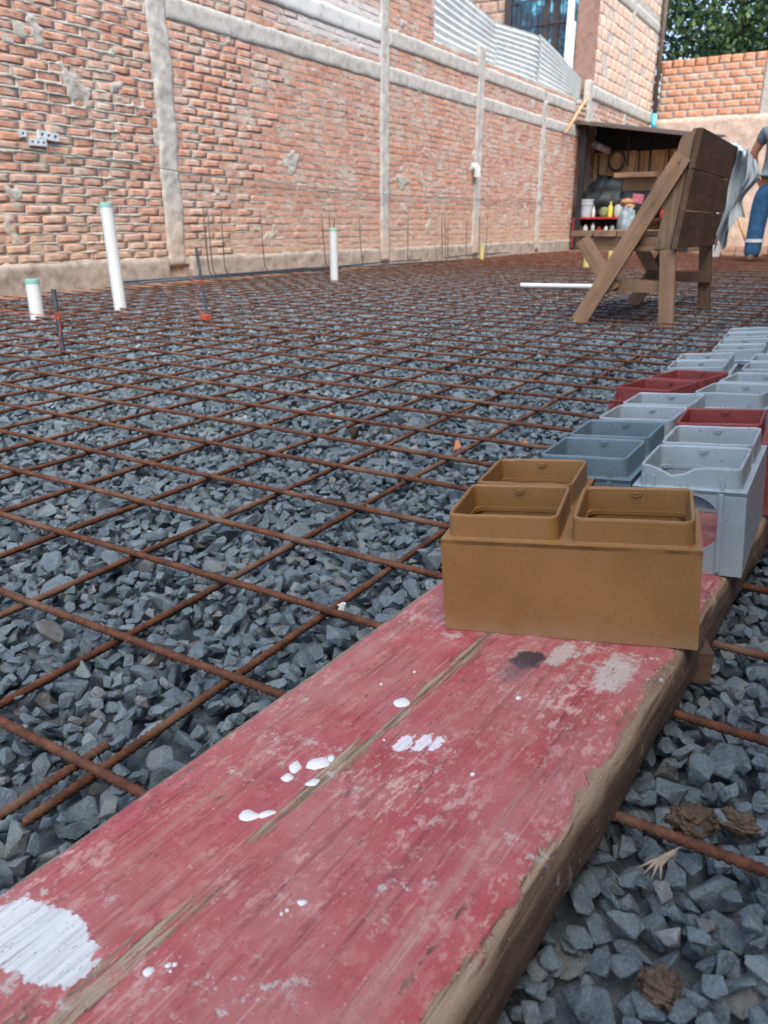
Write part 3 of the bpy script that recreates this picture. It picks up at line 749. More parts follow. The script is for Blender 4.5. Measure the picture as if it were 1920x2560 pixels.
def mould(name, ns, mat, M0, label, group, hole=True, chip=None, seed=0, emb=True):
    """ns sockets in a row along local y; origin at the near left bottom corner; near end wall faces -y"""
    W, L, th = CELL, CELL * ns - (ns - 1) * .0, .0045
    t = empty(name, None, label, 'plastic block', group, M=M0)
    b = MB()
    if hole: holed_wall(b, (0, 0, 0), (1, 0, 0), (0, -1, 0), W, BH, th, W * .52, BH * .60, .031)
    else: b.box((0, 0, 0), (W, th, BH))
    b.box((0, L - th, 0), (W, L, BH)); b.box((0, th, 0), (th, L - th, BH)); b.box((W - th, th, 0), (W, L - th, BH))
    body = b.build('body', mat, t, M0, bevel=.0012, seg=2)
    # inside partition and top plate with the socket openings
    pl = MB(); r = random.Random(seed)
    for s in range(ns):
        cx, cy = W / 2, CELL * (s + .5); hx = CELL / 2 - INS; hy = CELL / 2 - (.0055 if ns > 1 else INS)
        I = rrect(cx, cy, hx - .006, hy - .006, .010); O = on_rect(cx, cy, 0, CELL * s, W, CELL * (s + 1), I)
        a = [(x, y, BH) for x, y in O]; c = [(x, y, BH) for x, y in I]; d = [(x, y, BH - .004) for x, y in I]; e = [(x, y, BH - .004) for x, y in O]
        strip(pl, a, c); strip(pl, c, d); strip(pl, d, e); strip(pl, e, a)
    pl.build('top_plate', mat, t, M0 @ Matrix.Translation((0, 0, .0006)))
    for s in range(ns):
        cx, cy = W / 2, CELL * (s + .5); hx = CELL / 2 - INS; hy = CELL / 2 - (.0055 if ns > 1 else INS)
        ph = r.uniform(0, 60); c = MB(); loops = []
        for off, z, wgt in ((.0006, 0, 0), (0, .0015, 0), (-.0003, CH * .5, .3), (-.0005, CH - .0022, 1), (-.0011, CH - .0005, 1), (-.0021, CH, 1), (-.0032, CH - .0005, 1), (-.0040, CH - .002, 1), (-.0046, CH * .4, .2), (-.0052, -.004, 0), (-.0054, -.022, 0)):
            P = rrect(cx, cy, hx + off, hy + off, max(.003, .0095 + off)); Q = []
            for k, (x, y) in enumerate(P):
                dz = -.0007 * max(0, float(vnoise(x * 120 + ph, y * 120, seed))) * wgt
                if chip and s == chip[0] and y < cy - hy * .7:
                    u = (x - cx) / hx; dz -= wgt * chip[1] * max(0., 1 - abs((u - chip[2]) / chip[3]) ** 2.5) * (.8 + .3 * float(vnoise(u * 9, 1.3)))
                Q.append((x, y, BH + .0006 + z + dz))
            loops.append(Q)
        for A, B in zip(loops, loops[1:]): strip(c, A, B)
        so = c.build('socket', mat, t, M0, smooth='all')
        if emb:   # little moulded badge on the inside of the far rim
            e = MB(); yb = cy + hy - .0047; n = 14
            arc = [(cx + .005 * math.cos(math.pi + math.pi * k / n), yb - .0012, BH + CH - .003 + .005 * math.sin(math.pi + math.pi * k / n)) for k in range(n + 1)]
            e.tube(arc, .0005, 5); e.box((cx - .0032, yb - .0014, BH + CH - .005), (cx + .0032, yb, BH + CH - .0042)); e.box((cx - .002, yb - .0014, BH + CH - .0068), (cx + .002, yb, BH + CH - .006))
            e.build('badge', mat, so, M0 if hole or ns == 1 else M0 @ Matrix.Translation((cx, cy, 0)) @ Matrix.Rotation(-math.pi / 2, 4, 'Z') @ Matrix.Translation((-cx, -cy + (hx - hy), 0)))
    for u in ((.10, .19, .79) if hole else ()):
        MB().box((W * u - .0022, -.0028, .004), (W * u + .0022, 0, BH - .002)).box((W * u - .0016, -.0016 + INS, BH), (W * u + .0016, INS + .003, BH + CH * .55)).build('rib', mat, t, M0, bevel=.0006, seg=1)
    if not hole:
        for v_ in (.12, .5, .8): MB().box((W, L * v_ - .002, .004), (W + .0028, L * v_ + .002, BH - .004)).build('rib', mat, t, M0, bevel=.0006, seg=1)
    return t
def place(x, y, yaw, z=0, k=.94): return PLANE @ Matrix.Translation((x, y, z)) @ Matrix.Rotation(yaw, 4, 'Z') @ Matrix.Diagonal((1, k, 1, 1))
GB = 'plastic mould blocks lined up on the red plank'
# transverse ochre block: local y runs to the left, local x away from the viewer
mb_ = PLANE @ Matrix.Translation((-.1165 + .223 * math.cos(.207), .585 + .223 * math.sin(.207), .0005)) @ Matrix.Rotation(.207 + math.pi / 2, 4, 'Z')
mould('ochre_mould_block', 2, M['mbrown'], mb_, 'wide ochre brown plastic block with two sockets at the front of the red plank', GB, hole=False, seed=1)
mould('ochre_mould_block', 1, M['mbrown'], place(-.138, .692, .15, 0, 1.0), 'ochre block with a single visible socket right behind the wide ochre block', GB, hole=False, seed=2)
mould('blue_mould_block', 2, M['mblue'], place(-.1165, .818, .01), 'slate blue plastic block behind the ochre blocks, left row', GB, seed=3)
mould('pale_mould_block', 2, M['mwhite'], place(.001, .802, .02), 'pale grey block with a broken front rim and round hole, right row', GB, chip=(0, .011, -.28, .42), seed=4)
mould('pale_mould_block', 2, M['mwhite'], place(-.113, 1.032, -.04), 'pale grey block between the slate blue block and the left red block', GB, seed=5)
mr = PLANE @ Matrix.Translation((-.006 + .223, 1.022, .0005)) @ Matrix.Rotation(math.pi / 2 + .05, 4, 'Z')
mould('red_mould_block', 2, M['mred'], mr, 'dull red block behind the broken pale block, cut by the right picture edge', GB, hole=False, seed=6)
mould('red_mould_block', 2, M['mred'], place(-.160, 1.282, -.31), 'brick red block standing askew in the left row', GB, seed=7)
mould('pale_mould_block', 2, M['mwhite'], place(-.028, 1.242, -.17), 'pale grey block right of the askew red block, behind the dull red block', GB, seed=8)
mould('pale_mould_block', 2, M['mwhite'], place(.008, 1.472, .0), 'pale grey block far in the right row, cut by the picture edge', GB, seed=9)
mould('pale_mould_block', 2, M['mwhite'], place(-.121, 1.492, .05), 'pale grey block just behind the askew red block in the left row', GB, seed=10)
mould('pale_mould_block', 2, M['mwhite'], place(-.083, 1.735, .06), 'pale grey block second from the far end of the left row', GB, seed=11)
mould('pale_mould_block', 2, M['mwhite'], place(.03, 1.74, .03), 'pale grey block at the far end of the right row, half cut off', GB, seed=12)
mould('pale_mould_block', 2, M['mwhite'], place(-.098, 1.975, .05), 'farthest pale grey block of the left row, near the wooden bench', GB, seed=13)

# ------------------------------------------------------------------ pipes, stakes and strings in the yard
def pvc(name, base, top, r, label, cap=True, mat='pvc', grp='upright plastic pipe stubs'):
    t = empty(name, base, label, 'pipe', grp); B, T = Vector(base), Vector(top); d = (T - B).normalized()
    m = MB(); m.tube([B, B + (T - B) * .5, T], r, 24, cap=False); m.tube([T, B], r * .88, 24, cap=False)
    m.build('tube', M[mat], t, smooth='all')
    if cap:
        c = MB(); c.tube([T - d * r * .62, T + d * .001, T + d * .004, T + d * .0055], [r * 1.03, r * 1.035, r * .9, r * .3], 24); c.build('taped_cap', M['cap'], t, smooth=True)
    return t
pvc('pvc_pipe', (-3.224, 2.265, -.05), (-3.243, 2.278, .158), .0305, 'short white plastic pipe with green taped top at far left')
pvc('pvc_pipe', (-3.19, 2.716, -.05), (-3.245, 2.745, .487), .0305, 'tall leaning white plastic pipe with green taped top')
pvc('pvc_pipe', (-3.517, 5.068, -.05), (-3.52, 5.07, .365), .030, 'white plastic pipe with green top standing near the middle of the wall')
pvc('yellow_pipe', (-4.1, 9.06, -.04), (-4.1, 9.06, .155), .024, 'small yellow pipe stub at the foot of the wall', False, 'yellow', 'yellow pipe stubs')
pvc('yellow_pipe', (-2.45, 7.93, -.04), (-2.45, 7.93, .115), .03, 'yellow pipe stub left of the wooden bench', False, 'yellow', 'yellow pipe stubs')
pvc('yellow_pipe', (-2.75, 9.83, -.04), (-2.75, 9.83, .12), .026, 'yellow pipe stub seen between the legs of the wooden bench', False, 'yellow', 'yellow pipe stubs')
def floor_pipe(a, b, r, lab):
    m = MB(); m.tube([a, b], r, 16, cap=False); m.tube([b, a], r * .88, 16, cap=False); o = m.build('loose_pvc_pipe', M['pvc'], None, smooth='all'); tag(o, lab, 'pipe', 'white pipes lying on the mesh')
floor_pipe((-1.95, 4.94, .021), (-1.50, 5.075, .022), .0155, 'white plastic pipe lying on the mesh left of the bench, nearer one')
floor_pipe((-1.86, 5.02, .019), (-1.42, 5.16, .020), .0135, 'white plastic pipe lying just behind the nearer loose pipe')
def stake(base, top, r, lab):
    B, T = Vector(base), Vector(top); t = empty('rebar_stake', base, lab, 'rebar stake', 'dark rebar stakes')
    m = MB(); k = 60; pts = [B.lerp(T, i / k) for i in range(k + 1)]; m.tube(pts, [r * (1.0 if i % 2 else 1.16) for i in range(k + 1)], 9); m.build('rod', M['steel'], t, smooth='all')
    return t
def knot(p, r, parent, n=26, seed=0, h=.03):
    q = random.Random(seed); pts = [Vector(p) + Vector((r * math.cos(i * 1.4), r * math.sin(i * 1.4), h * i / n)) for i in range(n)]
    MB().tube(pts, .0014, 5).build('string_knot', M['string'], parent)
s1 = stake((-2.335, 1.72, -.05), (-2.375, 1.745, .185), .0075, 'dark ribbed rebar stake with orange string beside the short white pipe')
knot((-2.352, 1.73, .085), .010, s1, seed=1); MB().tube([(-2.34, 1.722, .1), (-2.325, 1.715, .06), (-2.328, 1.70, .02), (-2.322, 1.70, .0)], .0013, 5).build('string_tail', M['string'], s1)
s2 = stake((-2.508, 2.62, -.05), (-2.585, 2.655, .30), .0065, 'dark leaning rebar stake with orange string in front of the second bay')
knot((-2.55, 2.637, .135), .009, s2, seed=2); MB().tube([(-2.555, 2.63, .14), (-2.575, 2.62, .10), (-2.57, 2.61, .05), (-2.53, 2.61, .012)], .0013, 5).build('string_tail', M['string'], s2)
MB().box((-2.525, 2.585, -.004), (-2.49, 2.62, .016), Matrix.Rotation(0, 4, 'Z')).build('plastic_tag', M['string'], s2, bevel=.004)
def cord(name, pts, r, mat, lab, cat='string', grp=None):
    P = [Vector(p) for p in pts]; out = []
    for i in range(len(P) - 1):
        for k in range(12): out.append(P[i].lerp(P[i + 1], k / 12) + Vector((0, 0, -.012 * math.sin(math.pi * k / 12))))
    out.append(P[-1]); o = MB().tube(out, r, 6).build(name, M[mat], None, smooth='all'); return tag(o, lab, cat, grp)
cord('builders_string', [(-2.36, 1.733, .098), (-3.4, 1.99, .09), (-4.4, 2.2, .085)], .0016, 'string', 'taut orange string running left from the stake by the short pipe')
cord('builders_string', [(-2.553, 2.64, .146), (-3.6, 3.6, .11), (-4.55, 4.45, .09)], .0016, 'string', 'taut orange string from the leaning stake towards the wall')
# upright bent bars along the foot of the wall
words = ['just right of the first column', 'second right of the first column', 'third right of the first column', 'alone between the first column and the middle pipe', 'first of three close together left of the middle pipe', 'second of three close together left of the middle pipe', 'third of three, just behind the middle pipe', 'alone just right of the middle pipe', 'alone right of the second column', 'first of three between the second and third columns', 'second of three between the second and third columns', 'third of three between the second and third columns', 'alone left of the third column', 'close beside the third column', 'right of the third column near the yellow stub']
for i, (y, zt) in enumerate([(4.71, .52), (4.80, .52), (4.89, .51), (5.44, .51), (6.35, .50), (6.41, .50), (6.47, .46), (6.99, .49), (7.95, .50), (8.78, .50), (8.85, .50), (8.93, .46), (9.45, .48), (9.86, .50), (10.12, .50)]):
    q = random.Random(i); x = -4.50 + q.uniform(-.03, .03); ln = q.uniform(-.02, .02); zb = .012
    pts = [(x + ln, y - .01, zt), (x + ln * .5, y, zt * .5), (x, y + .012, zb + .07), (x, y + .022, zb + .03), (x, y + .045, zb + .008), (x, y + .085, zb), (x + .01, y + .30, zb)]
    o = MB().tube(pts, .0048, 7).build('bent_bar', M['rust' if i in (0, 4, 5, 6, 9, 10, 11) else 'greysteel'], None, smooth='all')
    tag(o, 'thin upright bar, ' + words[i], 'rebar', 'bent bars along the wall foot')
bnd = [((-4.28, 3.7, .03), (-4.12, 6.0, .03)), ((-4.24, 3.6, .04), (-4.08, 6.15, .035)), ((-4.20, 3.75, .028), (-4.16, 5.6, .045)), ((-4.15, 3.5, .03), (-4.02, 5.9, .03)), ((-4.33, 4.4, .026), (-4.30, 6.7, .026)), ((-4.1, 6.2, .03), (-3.95, 7.6, .03)), ((-4.38, 6.6, .026), (-4.36, 8.0, .026)), ((-4.05, 6.3, .03), (-3.85, 7.9, .03)), ((-4.45, 8.9, .03), (-4.4, 10.6, .03))]
bw = ['nearest the wall side of the loose bundle', 'on top of the loose bundle', 'short one crossing the loose bundle', 'on the yard side of the loose bundle', 'lying alone close to the plinth', 'lying right of the middle white pipe', 'lying tight to the wall past the second column', 'paired with the one right of the middle pipe', 'far one lying by the yellow stub']
for i, (a, b) in enumerate(bnd):
    o = MB().tube([a, Vector(a).lerp(Vector(b), .5) + Vector((.01, 0, .004)), b], .0065, 7).build('loose_bar', M['steel'], None, smooth='all')
    tag(o, 'dark bar on the ground, ' + bw[i], 'rebar', 'dark bars lying along the wall foot')

# things fixed to the wall
w_ = [(WX + .03, 2.5, .872)] + [(WX + .034 + .006 * math.sin(k * 1.9), 2.5 + k * .3, .872 - .0122 * k * 3.6 * .3 + .004 * math.sin(k * 2.3)) for k in range(1, 8)] + [(WX + .035, 4.75, .765), (WX + .03, 6.5, .72), (WX + .033, 7.9, .70), (WX + .03, 10.1, .72), (WX + .03, 12.6, .73)]
tag(MB().tube(w_, .0038, 6).build('wall_wire', M['wire'], None, smooth='all'), 'thin green grey wire strung low along the brick wall', 'wire')
el = empty('vent_elbow', (WX, 9.96, 1.07), 'white plastic pipe elbow sticking out of the wall at the third column', 'pipe elbow')
pts = [(WX + .0, 9.96, 1.10)] + [(WX + .01 + .05 * math.sin(a), 9.96, 1.05 + .05 * math.cos(a)) for a in np.linspace(0, math.pi / 2, 8)] + [(WX + .06, 9.96, 1.02), (WX + .06, 9.96, .985)]
e_ = MB(); e_.tube(pts, .046, 18, cap=False); e_.tube(pts[::-1], .040, 18, cap=False); e_.build('elbow_tube', M['pvc'], el, smooth='all')
E_ = MB(); E_.tube([(WX + .06, 9.96, 1.0), (WX + .06, 9.96, .975)], .051, 18, cap=False); E_.build('collar', M['pvc'], el, smooth='all')
M['paleclay'] = m_plain('pale_block', (.50, .55, .57), .8, .15, 20, .2, .4)
def hollow(y, z, w, h, ang, holes=2):
    t = MB(); Mx = Matrix.Translation((WX + .022, y, z)) @ Matrix.Rotation(ang, 4, 'X')
    for k in range(holes):
        holed_wall(t, (0, k * w / holes, 0), (0, 1, 0), (1, 0, 0), w / holes, h, .03, w / holes / 2, h / 2, min(w / holes, h) * .24, 12)
    t.build('hollow_block', M['paleclay'], wall, Mx); MB().box((-.034, .003, .003), (-.029, w - .003, h - .003)).build('block_core', M['mortar'], wall, Mx)
hollow(3.48, .905, .145, .05, -.06, 3); hollow(3.41, .86, .12, .04, .02, 3); hollow(3.35, .90, .045, .04, .2, 1)

# ------------------------------------------------------------------ neighbouring buildings and far walls
M['paleblock'] = m_brick('pale_sunlit_block', ((0, (.66, .47, .35)), (.4, (.74, .56, .43)), (.7, (.70, .48, .36)), (1, (.78, .63, .50))))
M['orangeblock'] = m_brick('orange_clay_block', ((0, (.46, .17, .075)), (.35, (.56, .22, .10)), (.7, (.50, .19, .085)), (.9, (.60, .27, .14)), (1, (.38, .14, .08))))
M['brownplaster'] = m_mortar('brown_plaster', (.30, .185, .145), (.20, .12, .095), False)
M['tanplaster'] = m_mortar('tan_plaster', (.52, .41, .33), (.35, .265, .205), False)
M['whitepaint'] = m_plain('white_paint_metal', (.72, .73, .72), .5, .08, 4)
M['darkframe'] = m_plain('dark_brown_frame', (.055, .045, .045), .6, .2, 6)
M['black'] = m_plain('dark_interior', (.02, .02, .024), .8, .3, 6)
def m_glass():
    n = NT('blue_reflection_glass'); v = n.co()
    c = n.ramp(n.noise(3.2, v, 3, .5, .8), (.42, (.02, .04, .06)), (.53, (.03, .15, .24)), (.60, (.18, .58, .78)))  # sky reflections painted as bright blue patches in the glass colour
    return n.out(c, .12, None, spec=.6)
M['glass'] = m_glass()
def block_wall(parent, mk, u0, u1, z0, z1, bl, ch, seed, name='block', mat=None, gap=.018, skip=None):
    """rows of blocks; mk(u, z) gives the world matrix of a block centre, local y along the wall and x out of it"""
    r = random.Random(seed); n = max(1, round((z1 - z0) / ch)); ch = (z1 - z0) / n
    me = [fast_mesh(name, v, f, mat, True) for v, f in BSH[:6]]
    for k in range(n):
        u = u0 - (bl / 2 if k % 2 else 0)
        while u < u1 - .02:
            a, b = max(u, u0), min(u + bl * r.uniform(.93, 1.05), u1); u = b
            if b - a < .06: continue
            zc = z0 + (k + .5) * ch
            if skip and skip((a + b) / 2, zc): continue
            link(bpy.data.objects.new(name, me[r.randrange(6)]), parent, mk((a + b) / 2, zc) @ Matrix.Translation((r.uniform(-.004, .004), 0, 0)) @ Matrix.Diagonal((1, (b - a) / 2 - gap * .5, ch / 2 - gap * .5, 1)))
side = lambda x: (lambda u, z: Matrix.Translation((x, u, z)))
front = lambda y: (lambda u, z: Matrix.Translation((u, y, z)) @ Matrix.Rotation(-math.pi / 2, 4, 'Z'))
bld = empty('block_building', (-5.5, 16.7, 0), 'tall pale block building with barred blue window at the end of the wall', 'building')
m = MB(); m.box((-9.0, 14.63, 0), (-4.6838, 18.8, 6.2)); m.build('wall_mass', M['concrete'], bld)
block_wall(bld, side(WX), 14.62, 16.68, 2.66, 4.08, .33, .178, 5, mat=M['paleblock'], gap=.008); block_wall(bld, side(WX), 16.86, 18.8, 2.66, 4.08, .33, .178, 6, mat=M['paleblock'], gap=.008)
block_wall(bld, side(WX), 14.62, 16.68, 4.30, 5.5, .33, .178, 7, mat=M['paleblock']); block_wall(bld, side(WX), 16.86, 18.8, 4.40, 5.5, .33, .178, 8, mat=M['paleblock'])
block_wall(bld, side(WX), 14.80, 18.8, 1.2, 2.42, .26, .087, 9, name='brick', mat=M['brick'], gap=.014)
rough_slab('concrete_column', 16.68, 16.86, 1.2, 5.5, WX + .012, WX - .03, M['concrete'], bld, seed=81)
rough_slab('concrete_beam', 14.62, 18.8, 2.43, 2.64, WX + .03, WX - .03, M['concrete'], bld, seed=82, step=.04)
rough_slab('concrete_beam', 14.62, 18.8, 4.10, 4.29, WX + .014, WX - .03, M['concrete'], bld, seed=83, step=.04)
rough_slab('corner_post', 14.44, 14.62, 1.9, 2.70, WX + .02, WX - .08, M['concrete'], bld, seed=84)
block_wall(bld, side(WX), 14.02, 14.42, 1.95, 2.36, .2, .085, 19, name='brick', mat=M['brick'])
MB().box((-5.02, 14.585, 2.5), (-4.668, 14.64, 6.2)).build('brown_pier', M['brownplaster'], bld, bevel=.01)
block_wall(bld, front(14.615), -9.0, -6.36, 2.4, 6.0, .36, .19, 11, mat=m_brick('dusky_block', ((0, (.34, .20, .15)), (.5, (.40, .24, .18)), (1, (.37, .25, .2)))))
block_wall(bld, front(14.615), -6.36, -5.02, 2.2, 2.92, .36, .18, 12, mat=M['paleblock'])
win = MB().box((-6.34, 14.60, 2.93), (-5.03, 14.625, 6.0)).build('window', M['glass'], bld)
fr = MB()
for x in (-6.34, -5.62, -5.46, -5.19): fr.box((x, 14.565, 2.93), (x + (.12 if x != -5.62 else .10), 14.60, 6.0))
for z in (2.93, 4.55, 5.3): fr.box((-6.22, 14.572, z), (-5.19, 14.598, z + .08))
fr.build('window_frame', M['darkframe'], win)
for x in np.arange(-6.17, -5.63, .105): MB().tube([(x, 14.54, 2.95), (x, 14.54, 5.6)], .009, 6).build('window_bar', M['darkframe'], win)
for x in (-5.36, -5.27): MB().tube([(x, 14.54, 2.95), (x, 14.54, 5.6)], .009, 6).build('window_bar', M['darkframe'], win)
for z in (3.25, 3.62, 3.99, 4.36): MB().box((-6.22, 14.528, z), (-5.19, 14.536, z + .022)).build('window_bar', M['darkframe'], win)
dp = MB(); dp.box((-5.165, 14.46, 2.3), (-5.03, 14.56, 3.60)); dp.box((-5.165, 14.47, 3.60), (-5.07, 14.56, 6.0)); dp.build('downpipe', M['whitepaint'], bld, bevel=.01)
M['cyan'] = m_plain('cyan_pipe', (.08, .42, .55), .4, .1, 6)
pp = MB(); pp.tube([(-4.60, 18.72, 5.6), (-4.60, 18.72, 2.6)], .045, 10); pp.build('gutter_pipe', M['greysteel'], bld, smooth='all')
MB().tube([(-4.60, 18.72, 2.62), (-4.60, 18.72, 2.42), (-4.55, 18.7, 2.36)], .055, 10).build('gutter_shoe', M['cyan'], bld, smooth='all')

# corrugated sheets standing on the wall
def m_zinc():
    n = NT('zinc_sheet'); v = n.co('World')
    c = n.ramp(n.noise(5, v, 5), (.3, (.60, .65, .64)), (.7, (.76, .80, .78)))
    c = n.mix(n.ramp(n.noise(3.5, n.map(v, (1, .5, 3)), 5, .7), (.60, 0), (.70, .7)), c, (.38, .20, .07))
    return n.out(c, .5, n.noise(40, v, 3), .1, .002, .4, .12)
M['zinc'] = m_zinc()
def zinc_sheet(y0, y1, zb0, zb1, zt0, zt1, x0, x1, lab, waves):
    m = MB(); nv = waves * 8
    def fn(u, v, off=0.0):
        y = y0 + (y1 - y0) * u; zb = zb0 + (zb1 - zb0) * u; zt = zt0 + (zt1 - zt0) * u
        return (x0 + (x1 - x0) * u + .016 * math.sin(2 * math.pi * waves * v) + .012 * math.sin(u * 5 + y0) + off, y, zb + (zt - zb) * v)
    m.grid(fn, 16, nv); m.grid(lambda u, v: fn(u, v, -.0025), 16, nv)
    tag(m.build('corrugated_sheet', M['zinc'], None, smooth='all'), lab, 'metal sheet', 'corrugated sheets on top of the wall')
zinc_sheet(9.10, 10.82, 2.27, 2.28, 3.13, 2.88, -4.85, -4.83, 'left corrugated zinc sheet with rust streaks on top of the wall', 10)
zinc_sheet(10.60, 12.52, 2.26, 2.26, 2.88, 3.02, -4.815, -4.845, 'middle corrugated zinc sheet on top of the wall', 11)
zinc_sheet(12.40, 14.38, 2.27, 2.28, 3.03, 2.72, -4.82, -4.80, 'right corrugated zinc sheet sloping down beside the white downpipe', 11)
# pieces behind the parapet keep the sheets upright
for i, y in enumerate((9.3, 11.4, 13.4)):
    MB().box((-4.93, y - .03, 0), (-4.875, y + .03, 2.75)).build('sheet_prop', M['wood'], wall)
tag(MB().tube([(-4.60, 13.19, 1.77), (-4.60, 14.16, 2.41)], .022, 8).build('leaning_pole', M['ply'], None, smooth='all'), 'pale wooden pole propped diagonally above the shed roof corner', 'pole')

bw2 = empty('clay_block_wall', (-3.6, 19, 2.5), 'orange hollow clay block wall in front of the dark green tree', 'wall')
MB().box((-4.60, 19.009, 2.5), (-2.56, 19.16, 3.50)).build('wall_mass', M['mortar'], bw2)
block_wall(bw2, front(19.0), -4.60, -2.56, 2.54, 3.50, .30, .137, 15, mat=M['orangeblock'], gap=.026)
_r = random.Random(4); me_top = [fast_mesh('block', v, f, M['orangeblock'], True) for v, f in BSH[:4]]
for k in range(9):
    u = -4.52 + k * .232; link(bpy.data.objects.new('block', me_top[k % 4]), bw2, Matrix.Translation((u, 19.0 + _r.uniform(-.006, .006), 3.575 + u * .006 + .02)) @ Matrix.Rotation(-math.pi / 2, 4, 'Z') @ Matrix.Diagonal((1, .105, .072, 1)))
    MB().box((u - .104, 19.05, 3.50), (u + .104, 19.15, 3.65)).build('block_core', M['orangeblock'], bw2)
rough_slab('end_column', -.22, .22, 0, 1.25, 0, -.15, M['concrete'], bw2, seed=90).matrix_basis = WM[bw2].inverted() @ Matrix.Translation((-2.34, 18.98, 2.4)) @ Matrix.Rotation(-math.pi / 2, 4, 'Z')
rw = rough_slab('retaining_wall', -4.8, 4.8, -.1, 2.52, 0, -.3, M['tanplaster'], None, amp=.05, edge=.03, step=.09, seed=95)
rw.matrix_basis = Matrix.Translation((.15, 18.96, 0)) @ Matrix.Rotation(-math.pi / 2, 4, 'Z')
tag(rw, 'tan plastered retaining wall behind the shed and the worker', 'wall')

# tree over the far wall
def m_leaf():
    n = NT('tree_leaf'); t = n.n('ShaderNodeAttribute', attribute_name='tone').outputs['Fac']
    c = n.ramp(t, (0, (.022, .05, .022)), (.5, (.05, .10, .035)), (.85, (.10, .165, .05)), (1, (.16, .22, .07)))
    return n.out(c, .6, None, spec=.3)
tree = empty('leafy_tree', (-4.2, 23.4, 0), 'dense dark green tree rising behind the orange block wall', 'tree')
tb = MB(); trunk = [(-3.6, 23.4, -.08), (-3.65, 23.4, 2.2), (-3.75, 23.4, 4.0), (-3.9, 23.4, 5.8), (-4.1, 23.4, 7.6)]
tb.tube(trunk, [.24, .2, .16, .1, .04], 10)
for i in range(26):
    q = random.Random(40 + i); z = q.uniform(2.4, 6.6); a = q.uniform(0, 6.28); l = q.uniform(1.2, 2.6)
    p = Vector((-3.72, 23.4, z)); e = p + Vector((math.cos(a) * l, math.sin(a) * l, q.uniform(.2, 1.4)))
    tb.tube([p, p.lerp(e, .5) + Vector((0, 0, .15)), e], [.06, .04, .012], 6)
M['bark'] = m_plain('bark', (.09, .07, .055), .9, .3, 12, .2, .8)
tb.build('trunk', M['bark'], tree, smooth='all')
def crown():
    r = np.random.default_rng(21); V = []; T = []
    cl = []
    while len(cl) < 210:
        p = r.uniform(-1, 1, 3)
        if p @ p > 1 or p @ p < .1: continue
        cl.append(np.array([-4.1, 23.4, 5.7]) + p * (3.3, 2.6, 3.4))
    for c in cl:
        s = r.uniform(.28, .55); k = int(90 * s / .4); tone0 = r.uniform(.1, .75)
        P = c + r.normal(0, 1, (k, 3)) * (s, s, s * .7)
        for p in P:
            d = r.normal(0, 1, 3); d[2] -= .4; d /= np.linalg.norm(d); u = np.cross(d, r.normal(0, 1, 3)); u /= np.linalg.norm(u)
            L, W = r.uniform(.10, .19), r.uniform(.035, .06); w = np.cross(d, u)
            V += [p, p + d * L * .5 + u * W + w * .01, p + d * L, p + d * L * .5 - u * W + w * .01]; T += [np.clip(tone0 + r.normal(0, .16), 0, 1)] * 4
    V = np.array(V); F = np.arange(len(V)).reshape(-1, 4)
    me = fast_mesh('crown', V, F, m_leaf()); me.attributes.new('tone', 'FLOAT', 'POINT').data.foreach_set('value', np.array(T, np.float32)); return me
obj('crown', crown(), tree)

# unseen house added on the right to keep the near yard in shade
nb = MB(); nb.box((.95, -3.5, -.1), (5.0, 13.0, 3.3)); nb = nb.build('added_shade_house', M['brownplaster'], None)
tag(nb, 'unseen plain brown house added right of the red plank to shade the yard', 'building')

# ------------------------------------------------------------------ open shed at the end of the wall
shed = empty('tool_shed', (-3.7, 14.4, 0), 'open lean-to tool shed with dark roof and plywood back', 'shed')
rf = MB(); rf.add([(-4.72, 13.85, 2.02), (-2.5, 13.85, 1.685), (-2.5, 15.12, 1.80), (-4.72, 15.12, 2.13), (-4.72, 13.85, 1.985), (-2.5, 13.85, 1.65), (-2.5, 15.12, 1.765), (-4.72, 15.12, 2.095)], [(0, 1, 2, 3), (7, 6, 5, 4), (0, 4, 5, 1), (1, 5, 6, 2), (2, 6, 7, 3), (3, 7, 4, 0)])
rf.build('roof', M['darkframe'], shed)
MB().box((0, -.012, -.02), (2.24, .004, .02), Matrix.Translation((-4.72, 13.845, 2.0)) @ Matrix.Rotation(.1497, 4, 'Y')).build('roof_edge', M['greysteel'], shed)
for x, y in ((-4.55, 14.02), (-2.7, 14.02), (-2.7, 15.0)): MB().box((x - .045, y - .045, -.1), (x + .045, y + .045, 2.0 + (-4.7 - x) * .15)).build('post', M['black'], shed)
for k in range(8):
    x = -4.66 + k * .25; MB().box((x + .006, 15.0, -.05), (x + .244, 15.02, 1.605 + .006 * (k % 3))).build('back_plank', M['ply'], shed)
MB().add([(-4.68, 15.04, -.05), (-2.66, 15.04, -.05), (-2.66, 15.04, 1.76), (-4.68, 15.04, 2.07)], [(0, 1, 2, 3)]).build('gap_shade_sheet', M['black'], shed)  # near-black sheet standing for the shade in the gap under the roof
MB().box((-2.66, 14.0, -.05), (-2.64, 15.05, 1.7)).build('side_sheet', M['wood_dark'], shed)
MB().box((-4.66, 14.3, .46), (-2.7, 14.98, .50)).build('work_shelf', M['wood_dark'], shed)
